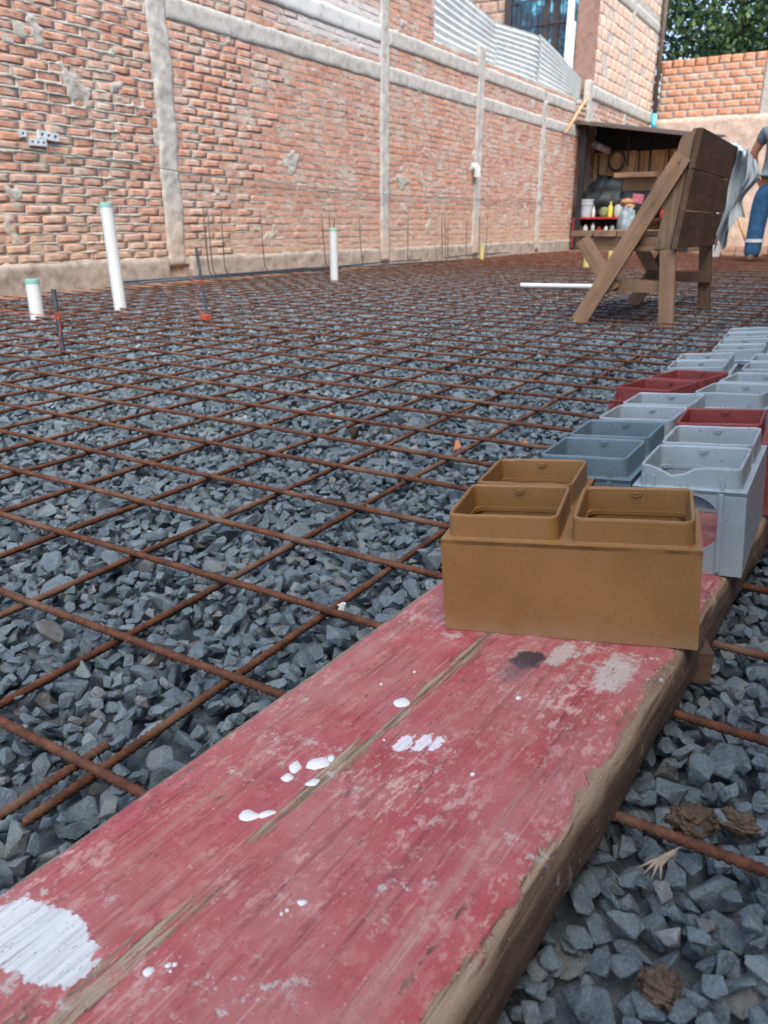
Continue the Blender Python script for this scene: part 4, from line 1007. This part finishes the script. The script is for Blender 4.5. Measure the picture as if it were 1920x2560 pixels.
# red cabinet with small things in it
M['redpaint'] = m_plain('red_painted_wood', (.35, .03, .03), .6, .2, 10)
cab = empty('red_cabinet', (-4.2, 14.15, 0), 'low open red cabinet with small bottles inside the shed', 'cabinet')
cb = MB(); cb.box((-4.62, 13.98, .49), (-3.80, 14.3, .52)); cb.build('top', M['redpaint'], cab)
MB().box((-4.62, 13.98, .02), (-4.56, 14.3, .49)).build('side', M['redpaint'], cab); MB().box((-3.84, 13.98, .02), (-3.80, 14.3, .49)).build('side', M['redpaint'], cab)
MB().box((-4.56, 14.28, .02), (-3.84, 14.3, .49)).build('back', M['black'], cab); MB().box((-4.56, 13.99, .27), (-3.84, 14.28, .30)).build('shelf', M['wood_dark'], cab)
def bottle(x, y, z, r, h, mat, lab, name='bottle', cat='bottle', grp='small things on the shed shelves'):
    m = MB(); m.lathe([(0, 0), (r * .95, 0), (r, h * .04), (r, h * .6), (r * .5, h * .78), (r * .36, h * .84), (r * .36, h), (0, h)], 12, (x, y, z))
    return tag(m.build(name, mat, None, smooth=True), lab, cat, grp)
M['mustard'] = m_plain('yellow_label', (.6, .5, .08), .5, .2, 12); M['greenbag'] = m_plain('green_bag', (.22, .27, .11), .6, .4, 9); M['clear'] = m_plain('milky_plastic', (.42, .45, .43), .35, .2, 8)
bottle(-4.31, 14.1, .52, .03, .18, M['pvc'], 'small white bottle beside the grey bucket'); bottle(-4.02, 14.1, .52, .042, .25, M['mustard'], 'yellow bottle with pale cap on the red cabinet'); bottle(-3.17, 14.2, .50, .05, .14, M['redpaint'], 'red jar seen between bench brace and back', 'jar', 'jar')
j_ = MB(); j_.lathe([(0, 0), (.075, 0), (.085, .03), (.085, .16), (.06, .19), (.06, .2), (0, .2)], 16, (-3.885, 14.15, .52)); tag(j_.build('plastic_jar', M['clear'], None, smooth=True), 'milky plastic jar right of the yellow bottle', 'jar')
for i, (x, h, mt, lb) in enumerate([(-4.50, .09, 'wood_dark', 'brown small pot at the left end inside the red cabinet'), (-4.42, .10, 'whitepaint', 'white small pot with lid inside the red cabinet'), (-4.29, .13, 'pvc', 'rounded white can in the middle of the red cabinet'), (-4.18, .07, 'redpaint', 'tiny red pot inside the red cabinet'), (-4.06, .08, 'whitepaint', 'low white pot right of the tiny red pot'), (-3.95, .09, 'clear', 'milky pot at the right end inside the red cabinet')]):
    bottle(x, 14.08, .30, .034 + .006 * (i % 2), h, M[mt], lb, 'pot', 'pot')
M['bucketplastic'] = m_plain('grey_bucket_plastic', (.36, .42, .45), .5, .12, 10)
bk = empty('paint_bucket', (-4.45, 14.12, .52), 'light grey bucket standing on the left end of the red cabinet', 'bucket')
b_ = MB(); b_.lathe([(0, .005), (.098, 0), (.118, .26), (.124, .262), (.124, .285), (.116, .285), (.096, .012), (0, .012)], 24, (-4.45, 14.12, .52)); b_.build('pail', M['bucketplastic'], bk, smooth=True)
MB().lathe([(.1215, 0), (.1255, .004), (.1255, .012), (.1215, .016)], 24, (-4.45, 14.12, .72)).build('hoop', M['bucketplastic'], bk, smooth=True)
MB().tube([(-4.45 + .125 * math.cos(a), 14.10, .79 - .09 * math.sin(a)) for a in np.linspace(0, math.pi, 12)], .004, 6).build('handle', M['steel'], bk)
def heap(name, c, s, mat, lab, cat, seed, amp=.35, fr=2.4, n=28, grp=None):
    m = MB()
    def fn(u, v):
        a = u * 2 * math.pi; b = v * math.pi; d = Vector((math.cos(a) * math.sin(b), math.sin(a) * math.sin(b), math.cos(b)))
        f = 1 + amp * float(fbm(d.x * fr + seed, d.y * fr, d.z * fr, 3)) + amp * .3 * math.sin(9 * a + 5 * b + seed)
        z = d.z * f
        return (c[0] + d.x * s[0] * f, c[1] + d.y * s[1] * f, c[2] + max(z, -.75) * s[2])
    m.grid(fn, n, n); o = m.build(name, mat, None, smooth='all'); return tag(o, lab, cat, grp)
M['tarp'] = m_plain('dark_tarp', (.04, .05, .055), .5, .4, 6, .4, .4); M['bluebag'] = m_plain('grey_blue_bag', (.20, .26, .29), .5, .35, 9, .4, .4); M['leather'] = m_plain('tan_leather', (.40, .22, .12), .7, .2, 12)
heap('dark_tarp', (-4.25, 14.62, .79), (.42, .24, .36), M['tarp'], 'crumpled dark tarpaulin heaped behind the bucket in the shed', 'tarpaulin', 3, .45)
heap('dark_tarp', (-3.75, 14.66, .70), (.42, .24, .27), M['tarp'], 'lower dark tarpaulin heap behind the tan gloves in the shed', 'tarpaulin', 8, .4)
heap('green_bag', (-4.13, 14.2, .585), (.11, .07, .09), M['greenbag'], 'small green bag between white and yellow bottles', 'bag', 5, .3)
heap('blue_bag', (-3.70, 14.02, .36), (.14, .1, .30), M['bluebag'], 'grey blue plastic bag hanging at the right end of the red cabinet', 'bag', 6, .35)
heap('work_glove', (-3.76, 14.1, .76), (.10, .06, .05), M['leather'], 'upper tan leather glove above the milky jar', 'glove', 2, .3, grp='tan gloves in the shed'); heap('work_glove', (-3.70, 14.08, .685), (.085, .06, .04), M['leather'], 'lower tan leather glove above the blue bag', 'glove', 9, .3, grp='tan gloves in the shed')
M['pinkpack'] = m_plain('pink_packet', (.42, .13, .17), .5, .3, 14)
tag(MB().box((-.09, -.03, 0), (.09, .03, .14), Matrix.Translation((-3.6, 14.16, .74)) @ Matrix.Rotation(.15, 4, 'Y')).build('packet', M['pinkpack'], None, bevel=.01), 'pink and grey packet beside the tan gloves', 'packet')
co_ = MB()
for k in range(3): co_.tube([(-4.225 + (.135 + .006 * k) * math.cos(a), 14.92 - .01 * k, 1.46 + (.15 + .006 * k) * math.sin(a)) for a in np.linspace(0, 2 * math.pi, 40)[:-1]], .012, 7, closed=True)
tag(co_.build('hose_coil', M['tarp'], None, smooth='all'), 'dark coiled hose hanging on the plywood back of the shed', 'hose')
for i, (x, zt, zb, mt, lb) in enumerate([(-4.565, 1.57, 1.2, 'wood_dark', 'thin dark rod on the plywood near the left post'), (-4.055, 1.87, 1.36, 'wood_dark', 'long dark bar hanging right of the hose coil'), (-3.855, 1.6, 1.26, 'wood_dark', 'dark tool handle left of the pale one on the plywood'), (-3.78, 1.6, 1.26, 'ply', 'pale tool handle hanging on the plywood'), (-3.67, 1.75, 1.17, 'steel', 'tall dark tool handle hanging right of the pale one'), (-3.35, 1.61, 1.25, 'steel', 'dark handle hanging farthest right on the plywood')]):
    tag(MB().tube([(x, 14.94, zt), (x + .01, 14.95, (zt + zb) / 2), (x + .02, 14.95, zb)], .014, 7).build('hanging_rod', M[mt], None, smooth='all'), lb, 'tool', 'tools on the shed back wall')
ro = MB(); ro.tube([(-4.45, 14.3, 1.68), (-4.36, 14.8, 1.62)], .055, 18, cap=False); ro.tube([(-4.36, 14.8, 1.62), (-4.45, 14.3, 1.68)], .03, 18, cap=False); ro.lathe([(0, 0), (0, 0)], 3)
ro.build('paper_roll', M['pvc'], None, smooth='all'); tag(bpy.data.objects['paper_roll'], 'pale cardboard roll slung under the shed roof at left', 'roll')

# ------------------------------------------------------------------ wooden bench with a high plank back
bench = empty('wooden_bench', (-.9, 3.9, 0), 'rough wooden work bench with a tall plank back and diagonal braces', 'bench')
def timber(name, a, b, w, th, nrm, mat='wood', parent=None, taper=1.0, ends=None):
    """board from a to b (centre line), width w across, thickness th along nrm; grain along local x"""
    A, B = Vector(a), Vector(b); d = (B - A); L = d.length; d.normalize(); n_ = Vector(nrm); n_ = (n_ - d * n_.dot(d)).normalized(); c = n_.cross(d)
    Mx = Matrix((( d.x, c.x, n_.x, A.x), (d.y, c.y, n_.y, A.y), (d.z, c.z, n_.z, A.z), (0, 0, 0, 1)))
    return MB().box((0, -w / 2, -th / 2), (L, w / 2, th / 2)).build(name, M[mat], parent, Mx, bevel=.003, seg=1)
for k, Y0 in enumerate((3.45, 4.33)):
    sgn = -1 if k == 0 else 1; yy = Y0 - sgn * .012; yb = Y0 + sgn * .0145
    timber('leg', (-.734, yy, .2965), (-.703, yy, -.012), .060, .026, (0, 1, 0), 'wood' if k == 0 else 'wood_dark', bench)
    timber('front_leg', (-1.092, yy, .335), (-.945, yy, .125), .062, .026, (0, 1, 0), 'wood', bench)
    timber('brace', (-1.073, yb, -.012), (-.712, yb, .645), .068, .024, (0, 1, 0), 'wood', bench)
    timber('lower_rail', (-1.005, yy + sgn * .001 - sgn * .027, .146), (-.688, yy + sgn * .001 - sgn * .027, .146), .050, .024, (0, 1, 0), 'wood' if k == 0 else 'wood_dark', bench)
    timber('seat_rail', (-1.128, yy - sgn * .027, .316), (-.76, yy - sgn * .027, .316), .056, .026, (0, 1, 0), 'wood', bench)
    # cheek board of the back with a rounded top front corner
    pr = [(-.785, .298), (-.724, .298), (-.680, .742), (-.690, .742), (-.698, .730), (-.716, .726), (-.730, .714), (-.738, .690)]
    if k: pr = [(x - .0, z) for x, z in pr]
    ck = MB(); y_a, y_b = yy - .013, yy + .013; n8 = len(pr)
    ck.add([(x, y_a, z) for x, z in pr] + [(x, y_b, z) for x, z in pr], [tuple(range(n8)), tuple(range(2 * n8 - 1, n8 - 1, -1))] + [(i, n8 + i, n8 + (i + 1) % n8, (i + 1) % n8) for i in range(n8)])
    co_m = m_wood('cheek_timber', (.15, .092, .057), (.26, .168, .11), along=2) if k == 0 else co_m
    ck.build('cheek_board', co_m, bench, bevel=.002, seg=1)
# three planks of the back, shade of their right face put into a darker timber
for (xa, za_, xb, zb_) in ((-.692, .300, -.679, .443), (-.6785, .4475, -.664, .594), (-.6635, .599, -.649, .740)):
    mx, mz = (xa + xb) / 2 - .0115, (za_ + zb_) / 2
    timber('back_plank', (mx, 3.424, mz), (mx - .006, 4.352, mz), zb_ - za_, .022, (1, 0, -.1), 'wood_dark', bench)
for x in (-1.098, -.998, -.898): timber('seat_plank', (x, 3.452, .357), (x, 4.328, .357), .092, .022, (0, 0, 1), 'wood', bench)
timber('arm_board', (-1.17, 4.30, .585), (-.74, 4.30, .585), .058, .024, (0, 1, 0), 'wood', bench)
timber('arm_rest', (-1.20, 4.26, .626), (-1.0, 4.26, .626), .09, .022, (0, 0, 1), 'wood', bench)
for x, z in ((-.722, .618), (-.765, .325), (-.99, .16), (-1.045, .055)): MB().lathe([(0, 0), (.0045, 0), (.0045, .002), (0, .0025)], 8).build('nail_head', M['steel'], bench, Matrix.Translation((x, 3.4365 if z < .33 else 3.4118, z)) @ Matrix.Rotation(math.pi / 2, 4, 'X'))
# cloth thrown over the far end of the back
M['cloth'] = m_plain('grey_blue_cloth', (.47, .54, .57), .9, .15, 12, .1, .3)
def cloth():
    m = MB(); nu, nv = 46, 44
    def fn(u, v):
        s = v
        y = 4.385 + .05 * math.sin(u * 6.28 * 2.2 + 1.2 * s) * (.35 + .65 * s) + .02 * math.sin(u * 31 + 3 * s)
        wd = .112 * (1 - .20 * s) + .012 * math.sin(7 * s)
        x = -.700 + .004 * s + wd * 1.15 * u + .01 * math.sin(9 * s + 5 * u) - (.02 * s * s)
        z = .757 - .06 * u ** 1.6 - s * (.49 - .20 * u ** 1.2 - .05 * math.sin(u * 9)) - .012 * math.sin(u * 13 + 2)
        return (x, y + .03 * u, z)
    m.grid(fn, nu, nv); m.grid(lambda u, v: tuple(a + b for a, b in zip(fn(u, v), (.001, .006, 0))), nu, nv)
    # part lying over the top edge
    m.grid(lambda u, v: (-.69 + .075 * u, 4.30 + .085 * v + .01 * math.sin(u * 9), .748 + .014 * math.sin(v * 3.1) - .05 * u * u + .005 * math.sin(u * 17 + v * 6)), 12, 8)
    return m.build('grey_cloth', M['cloth'], None, smooth='all')
tag(cloth(), 'pale grey blue cloth hanging over the far end of the bench back', 'cloth')

# ------------------------------------------------------------------ the worker at the right edge
def skin_mesh(name, verts, edges, radii, mat, parent, sub=2, root=0):
    me = bpy.data.meshes.new(name); me.from_pydata(verts, edges, []); o = bpy.data.objects.new(name, me); COL.objects.link(o)
    md = o.modifiers.new('skin', 'SKIN'); md.use_smooth_shade = True
    for i, r in enumerate(radii): me.skin_vertices[0].data[i].radius = (r, r) if not isinstance(r, tuple) else r
    me.skin_vertices[0].data[root].use_root = True
    o.modifiers.new('sub', 'SUBSURF').levels = sub; o.modifiers['sub'].render_levels = sub
    dg = bpy.context.evaluated_depsgraph_get(); nm = bpy.data.meshes.new_from_object(o.evaluated_get(dg))
    bpy.data.objects.remove(o); nm.materials.clear(); nm.materials.append(mat); nm.shade_smooth()
    return obj(name, nm, parent)
PX, PYY = -1.085, 10.1
person = empty('person', (PX, PYY, 0), 'worker in grey shirt and blue jeans with reflective bands at right edge', 'person')
M['skin'] = m_plain('skin', (.34, .17, .105), .6, .12, 10); M['shirt'] = m_plain('grey_shirt', (.13, .16, .19), .9, .2, 7, .1, .4); M['jeans'] = m_plain('blue_jeans', (.035, .10, .20), .9, .3, 9, .1, .5)
M['hair'] = m_plain('dark_hair', (.02, .016, .014), .7, .3, 40); M['band'] = m_plain('reflective_band', (.55, .58, .6), .4, .1, 20); M['boot'] = m_plain('brown_boot', (.10, .075, .055), .7, .2, 12)
def P(x, y, z): return (PX + x, PYY + y, z)
hv = [P(0, 0, .86), P(0, 0, 1.05), P(0, -.01, 1.22), P(0, .0, 1.34), P(0, .01, 1.405), P(.005, .025, 1.47), P(.01, .04, 1.54), P(.01, .035, 1.60),
      P(-.17, 0, 1.335), P(-.275, .03, 1.13), P(-.235, .085, .955), P(-.205, .11, .885), P(.17, 0, 1.335), P(.255, -.02, 1.08), P(.27, .08, .85), P(.27, .10, .78),
      P(-.095, 0, .82), P(-.12, .01, .45), P(-.13, 0, .09), P(.09, 0, .82), P(.115, .02, .45), P(.12, 0, .09)]
he = [(0, 1), (1, 2), (2, 3), (3, 4), (4, 5), (5, 6), (6, 7), (3, 8), (8, 9), (9, 10), (10, 11), (3, 12), (12, 13), (13, 14), (14, 15), (0, 16), (16, 17), (17, 18), (0, 19), (19, 20), (20, 21)]
hr = [.13, .125, .14, .105, .052, .07, .088, .06, .062, .047, .036, .03, .062, .047, .036, .03, .085, .058, .042, .085, .058, .042]
body = skin_mesh('body', hv, he, hr, M['skin'], person)
def hand(wr, dirv, side_):
    vs = [wr]; es = []; rs = [.026]; d = Vector(dirv).normalized(); s_ = Vector((0, 1, 0)); pm = Vector(wr) + d * .045
    vs.append(tuple(pm)); es.append((0, 1)); rs.append(.032)
    for k in range(4):
        o0 = pm + s_ * (-.027 + .018 * k) + d * .02; b0 = len(vs); L = (.05, .058, .055, .042)[k]
        q = [o0, o0 + d * L * .5 + Vector((.006 * side_, 0, 0)), o0 + d * L * .85 + Vector((.02 * side_, 0, 0))]
        vs += [tuple(p) for p in q]; es += [(1, b0), (b0, b0 + 1), (b0 + 1, b0 + 2)]; rs += [.0098, .0092, .008]
    b0 = len(vs); t0 = Vector(wr) + d * .02 + s_ * .03; vs += [tuple(t0), tuple(t0 + d * .035 + s_ * .018)]; es += [(0, b0), (b0, b0 + 1)]; rs += [.011, .0095]
    skin_mesh('hand', vs, es, rs, M['skin'], person, 1)
hand(P(-.205, .11, .885), (.35, .2, -.9), 1); hand(P(.27, .10, .78), (0, .1, -1), -1)
skin_mesh('shirt', [P(0, 0, .90), P(0, 0, 1.05), P(0, -.01, 1.22), P(0, 0, 1.335), P(0, .005, 1.385), P(-.17, 0, 1.335), P(-.24, .018, 1.205), P(.17, 0, 1.335), P(.225, -.012, 1.19)], [(0, 1), (1, 2), (2, 3), (3, 4), (3, 5), (5, 6), (3, 7), (7, 8)], [.165, .160, .168, .125, .075, .082, .074, .082, .074], M['shirt'], person, root=1)
skin_mesh('jeans', [P(0, 0, .90), P(0, 0, .83), P(-.10, 0, .76), P(-.12, .01, .45), P(-.13, 0, .02), P(.095, 0, .76), P(.115, .02, .45), P(.12, 0, .02)], [(0, 1), (1, 2), (2, 3), (3, 4), (1, 5), (5, 6), (6, 7)], [.15, .155, .125, .102, .096, .125, .102, .096], M['jeans'], person, root=1)
MB().lathe([(.150, -.02), (.156, -.02), (.156, .02), (.150, .02)], 24, P(0, 0, .885)).build('belt', M['boot'], person, smooth=True)
for x, y in ((-.126, .004), (.118, .01)): MB().lathe([(.094, -.018), (.101, -.018), (.101, .018), (.094, .018)], 20, P(x, y, .225)).build('reflective_band', M['band'], person, smooth=True)
for x in (-.13, .12):
    skin_mesh('boot', [P(x, .03, .05), P(x, -.06, .04), P(x, -.16, .032)], [(0, 1), (1, 2)], [.05, .048, .04], M['boot'], person, 1)
hd = MB()
hd.grid(lambda u, v: P(.01 + .092 * math.cos(u * 6.2832) * math.sin(v * 1.7), .045 + .105 * math.sin(u * 6.2832) * math.sin(v * 1.7), 1.545 + .11 * math.cos(v * 1.7)), 20, 10); hd.build('hair', M['hair'], person, smooth='all')
fc = MB()
for sx in (-1, 1):
    fc.lathe([(0, -.006), (.009, 0), (0, .006)], 8, P(.01 + sx * .032, -.045, 1.545))
fc.build('eyes', M['hair'], person); MB().box((-.011, -.03, -.02), (.011, .0, .02), Matrix.Translation(P(.01, -.04, 1.515))).build('nose', M['skin'], person, bevel=.008)
MB().box((-.022, -.004, -.004), (.022, .004, .004), Matrix.Translation(P(.01, -.035, 1.475))).build('mouth', M['leather'], person, bevel=.002)
for sx in (-1, 1): MB().lathe([(0, -.03), (.012, -.015), (.014, .01), (0, .03)], 8, P(.01 + sx * .09, .04, 1.525)).build('ear', M['skin'], person, smooth=True)

# small far things behind the bench
tag(MB().tube([(-1.63, 11.5, .52), (-1.44, 11.5, .12)], .018, 8).build('shovel_handle', M['ply'], None, smooth='all'), 'pale wooden handle leaning between cloth and worker', 'tool')
wb = MB(); wb.lathe([(0, 0), (.09, 0), (.11, .2), (.115, .2), (.115, .215), (.1, .215), (.085, .01), (0, .01)], 18, (-1.85, 11.4, -.04)); tag(wb.build('white_bucket', M['pvc'], None, smooth=True), 'white bucket on the far ground below the hanging cloth', 'bucket')
bpile = empty('brick_stack', (-1.5, 12.05, -.03), 'low stack of orange bricks on the far ground left of the worker', 'bricks')
_r = random.Random(8)
for k in range(3):
    for i in range(3 - (k == 2)):
        for j in range(2):
            x, y, z = -1.72 + i * .165 + _r.uniform(-.008, .008), 11.92 + j * .11 + _r.uniform(-.006, .006), -.045 + k * .056
            MB().box((-.076, -.048, 0), (.076, .048, .052), Matrix.Translation((x, y, z)) @ Matrix.Rotation(_r.uniform(-.06, .06), 4, 'Z')).build('brick', M['orangeblock'], bpile, bevel=.004, seg=1)

# ------------------------------------------------------------------ odd stones and litter on the gravel
def odd(name, p, s, mat, lab, cat, seed, rough=.0):
    V0, F0 = ST_HI[seed % NS]; me = fast_mesh(name, V0, F0, mat, True); me.set_sharp_from_angle(angle=math.radians(30))
    o = obj(name, me, None, Matrix.Translation(p) @ Euler((seed * .7, seed * .3, seed * 1.1)).to_matrix().to_4x4() @ Matrix.Scale(s, 4)); return tag(o, lab, cat)
M['clod'] = m_plain('earth_clod', (.10, .075, .055), .95, .45, 40, .1, .9, bd=.004); M['chip'] = m_plain('brick_chip', (.46, .19, .10), .9, .2, 30, .1, .5); M['lightstone'] = m_plain('white_stone', (.62, .64, .62), .8, .15, 30, .2, .5)
def clod(p, s, lab, seed):
    n = 44; m = MB()
    def fn(u, v):
        a = u * 6.28318; b = v * math.pi; d = Vector((math.cos(a) * math.sin(b), math.sin(a) * math.sin(b), math.cos(b)))
        f = 1 + .42 * float(fbm(d.x * 2.2 + seed, d.y * 2.2, d.z * 2.2, 3)) + .42 * float(fbm(d.x * 6, d.y * 6 + seed, d.z * 6, 3))
        return (p[0] + d.x * s[0] * f, p[1] + d.y * s[1] * f, p[2] + d.z * s[2] * f)
    m.grid(fn, n, n); tag(m.build('earth_clod', M['clod'], None, smooth='all'), lab, 'clod')
clod((-.040, .500, -.017), (.015, .012, .010), 'rough greyish clod beside the rebar right of the plank', 1)
clod((-.012, .516, -.018), (.014, .008, .008), 'dark brown elongated clod next to the rough greyish one', 4)
clod((-.030, .352, -.016), (.011, .010, .009), 'round brown clod near the bottom right corner', 7)
odd('brick_chip', (-.972, 1.376, -.010), .034, M['chip'], 'orange brick chip lying in the middle of the gravel', 'brick chip', 3)
odd('brick_chip', (-.63, 1.31, -.012), .034, M['chip'], 'reddish brick chip near the mould blocks, left one', 'brick chip', 8); odd('brick_chip', (-.52, 1.40, -.014), .026, M['chip'], 'small reddish brick chip close to the left row of blocks', 'brick chip', 12)
odd('brown_stone', (-.847, 1.288, -.013), .042, M['clod'], 'flat brownish stone right of the orange brick chip', 'stone', 5); odd('brown_stone', (-.80, 1.33, -.013), .036, M['clod'], 'second brownish stone beside the flat brownish one', 'stone', 15)
odd('white_stone', (-.443, .636, -.012), .030, M['lightstone'], 'white stone under a bar crossing next to the red plank', 'stone', 6)
M['dryleaf'] = m_plain('dry_leaf', (.30, .25, .19), .9, .2, 60)
lf = MB()
for k in range(4):
    a = -2.2 + .35 * k; lf.tube([(-.044, .436, .002), (-.050 + .006 * math.cos(a), .430 + .006 * math.sin(a), .001), (-.052 + .016 * math.cos(a), .430 + .014 * math.sin(a), -.004)], [.0016, .0012, .0004], 5)
lf.tube([(-.040, .444, .004), (-.044, .436, .002), (-.050, .430, .001)], [.0004, .0026, .0016], 5)
tag(lf.build('dry_leaf', M['dryleaf'], None, smooth='all'), 'small dry curled leaf on the stones right of the plank', 'leaf')
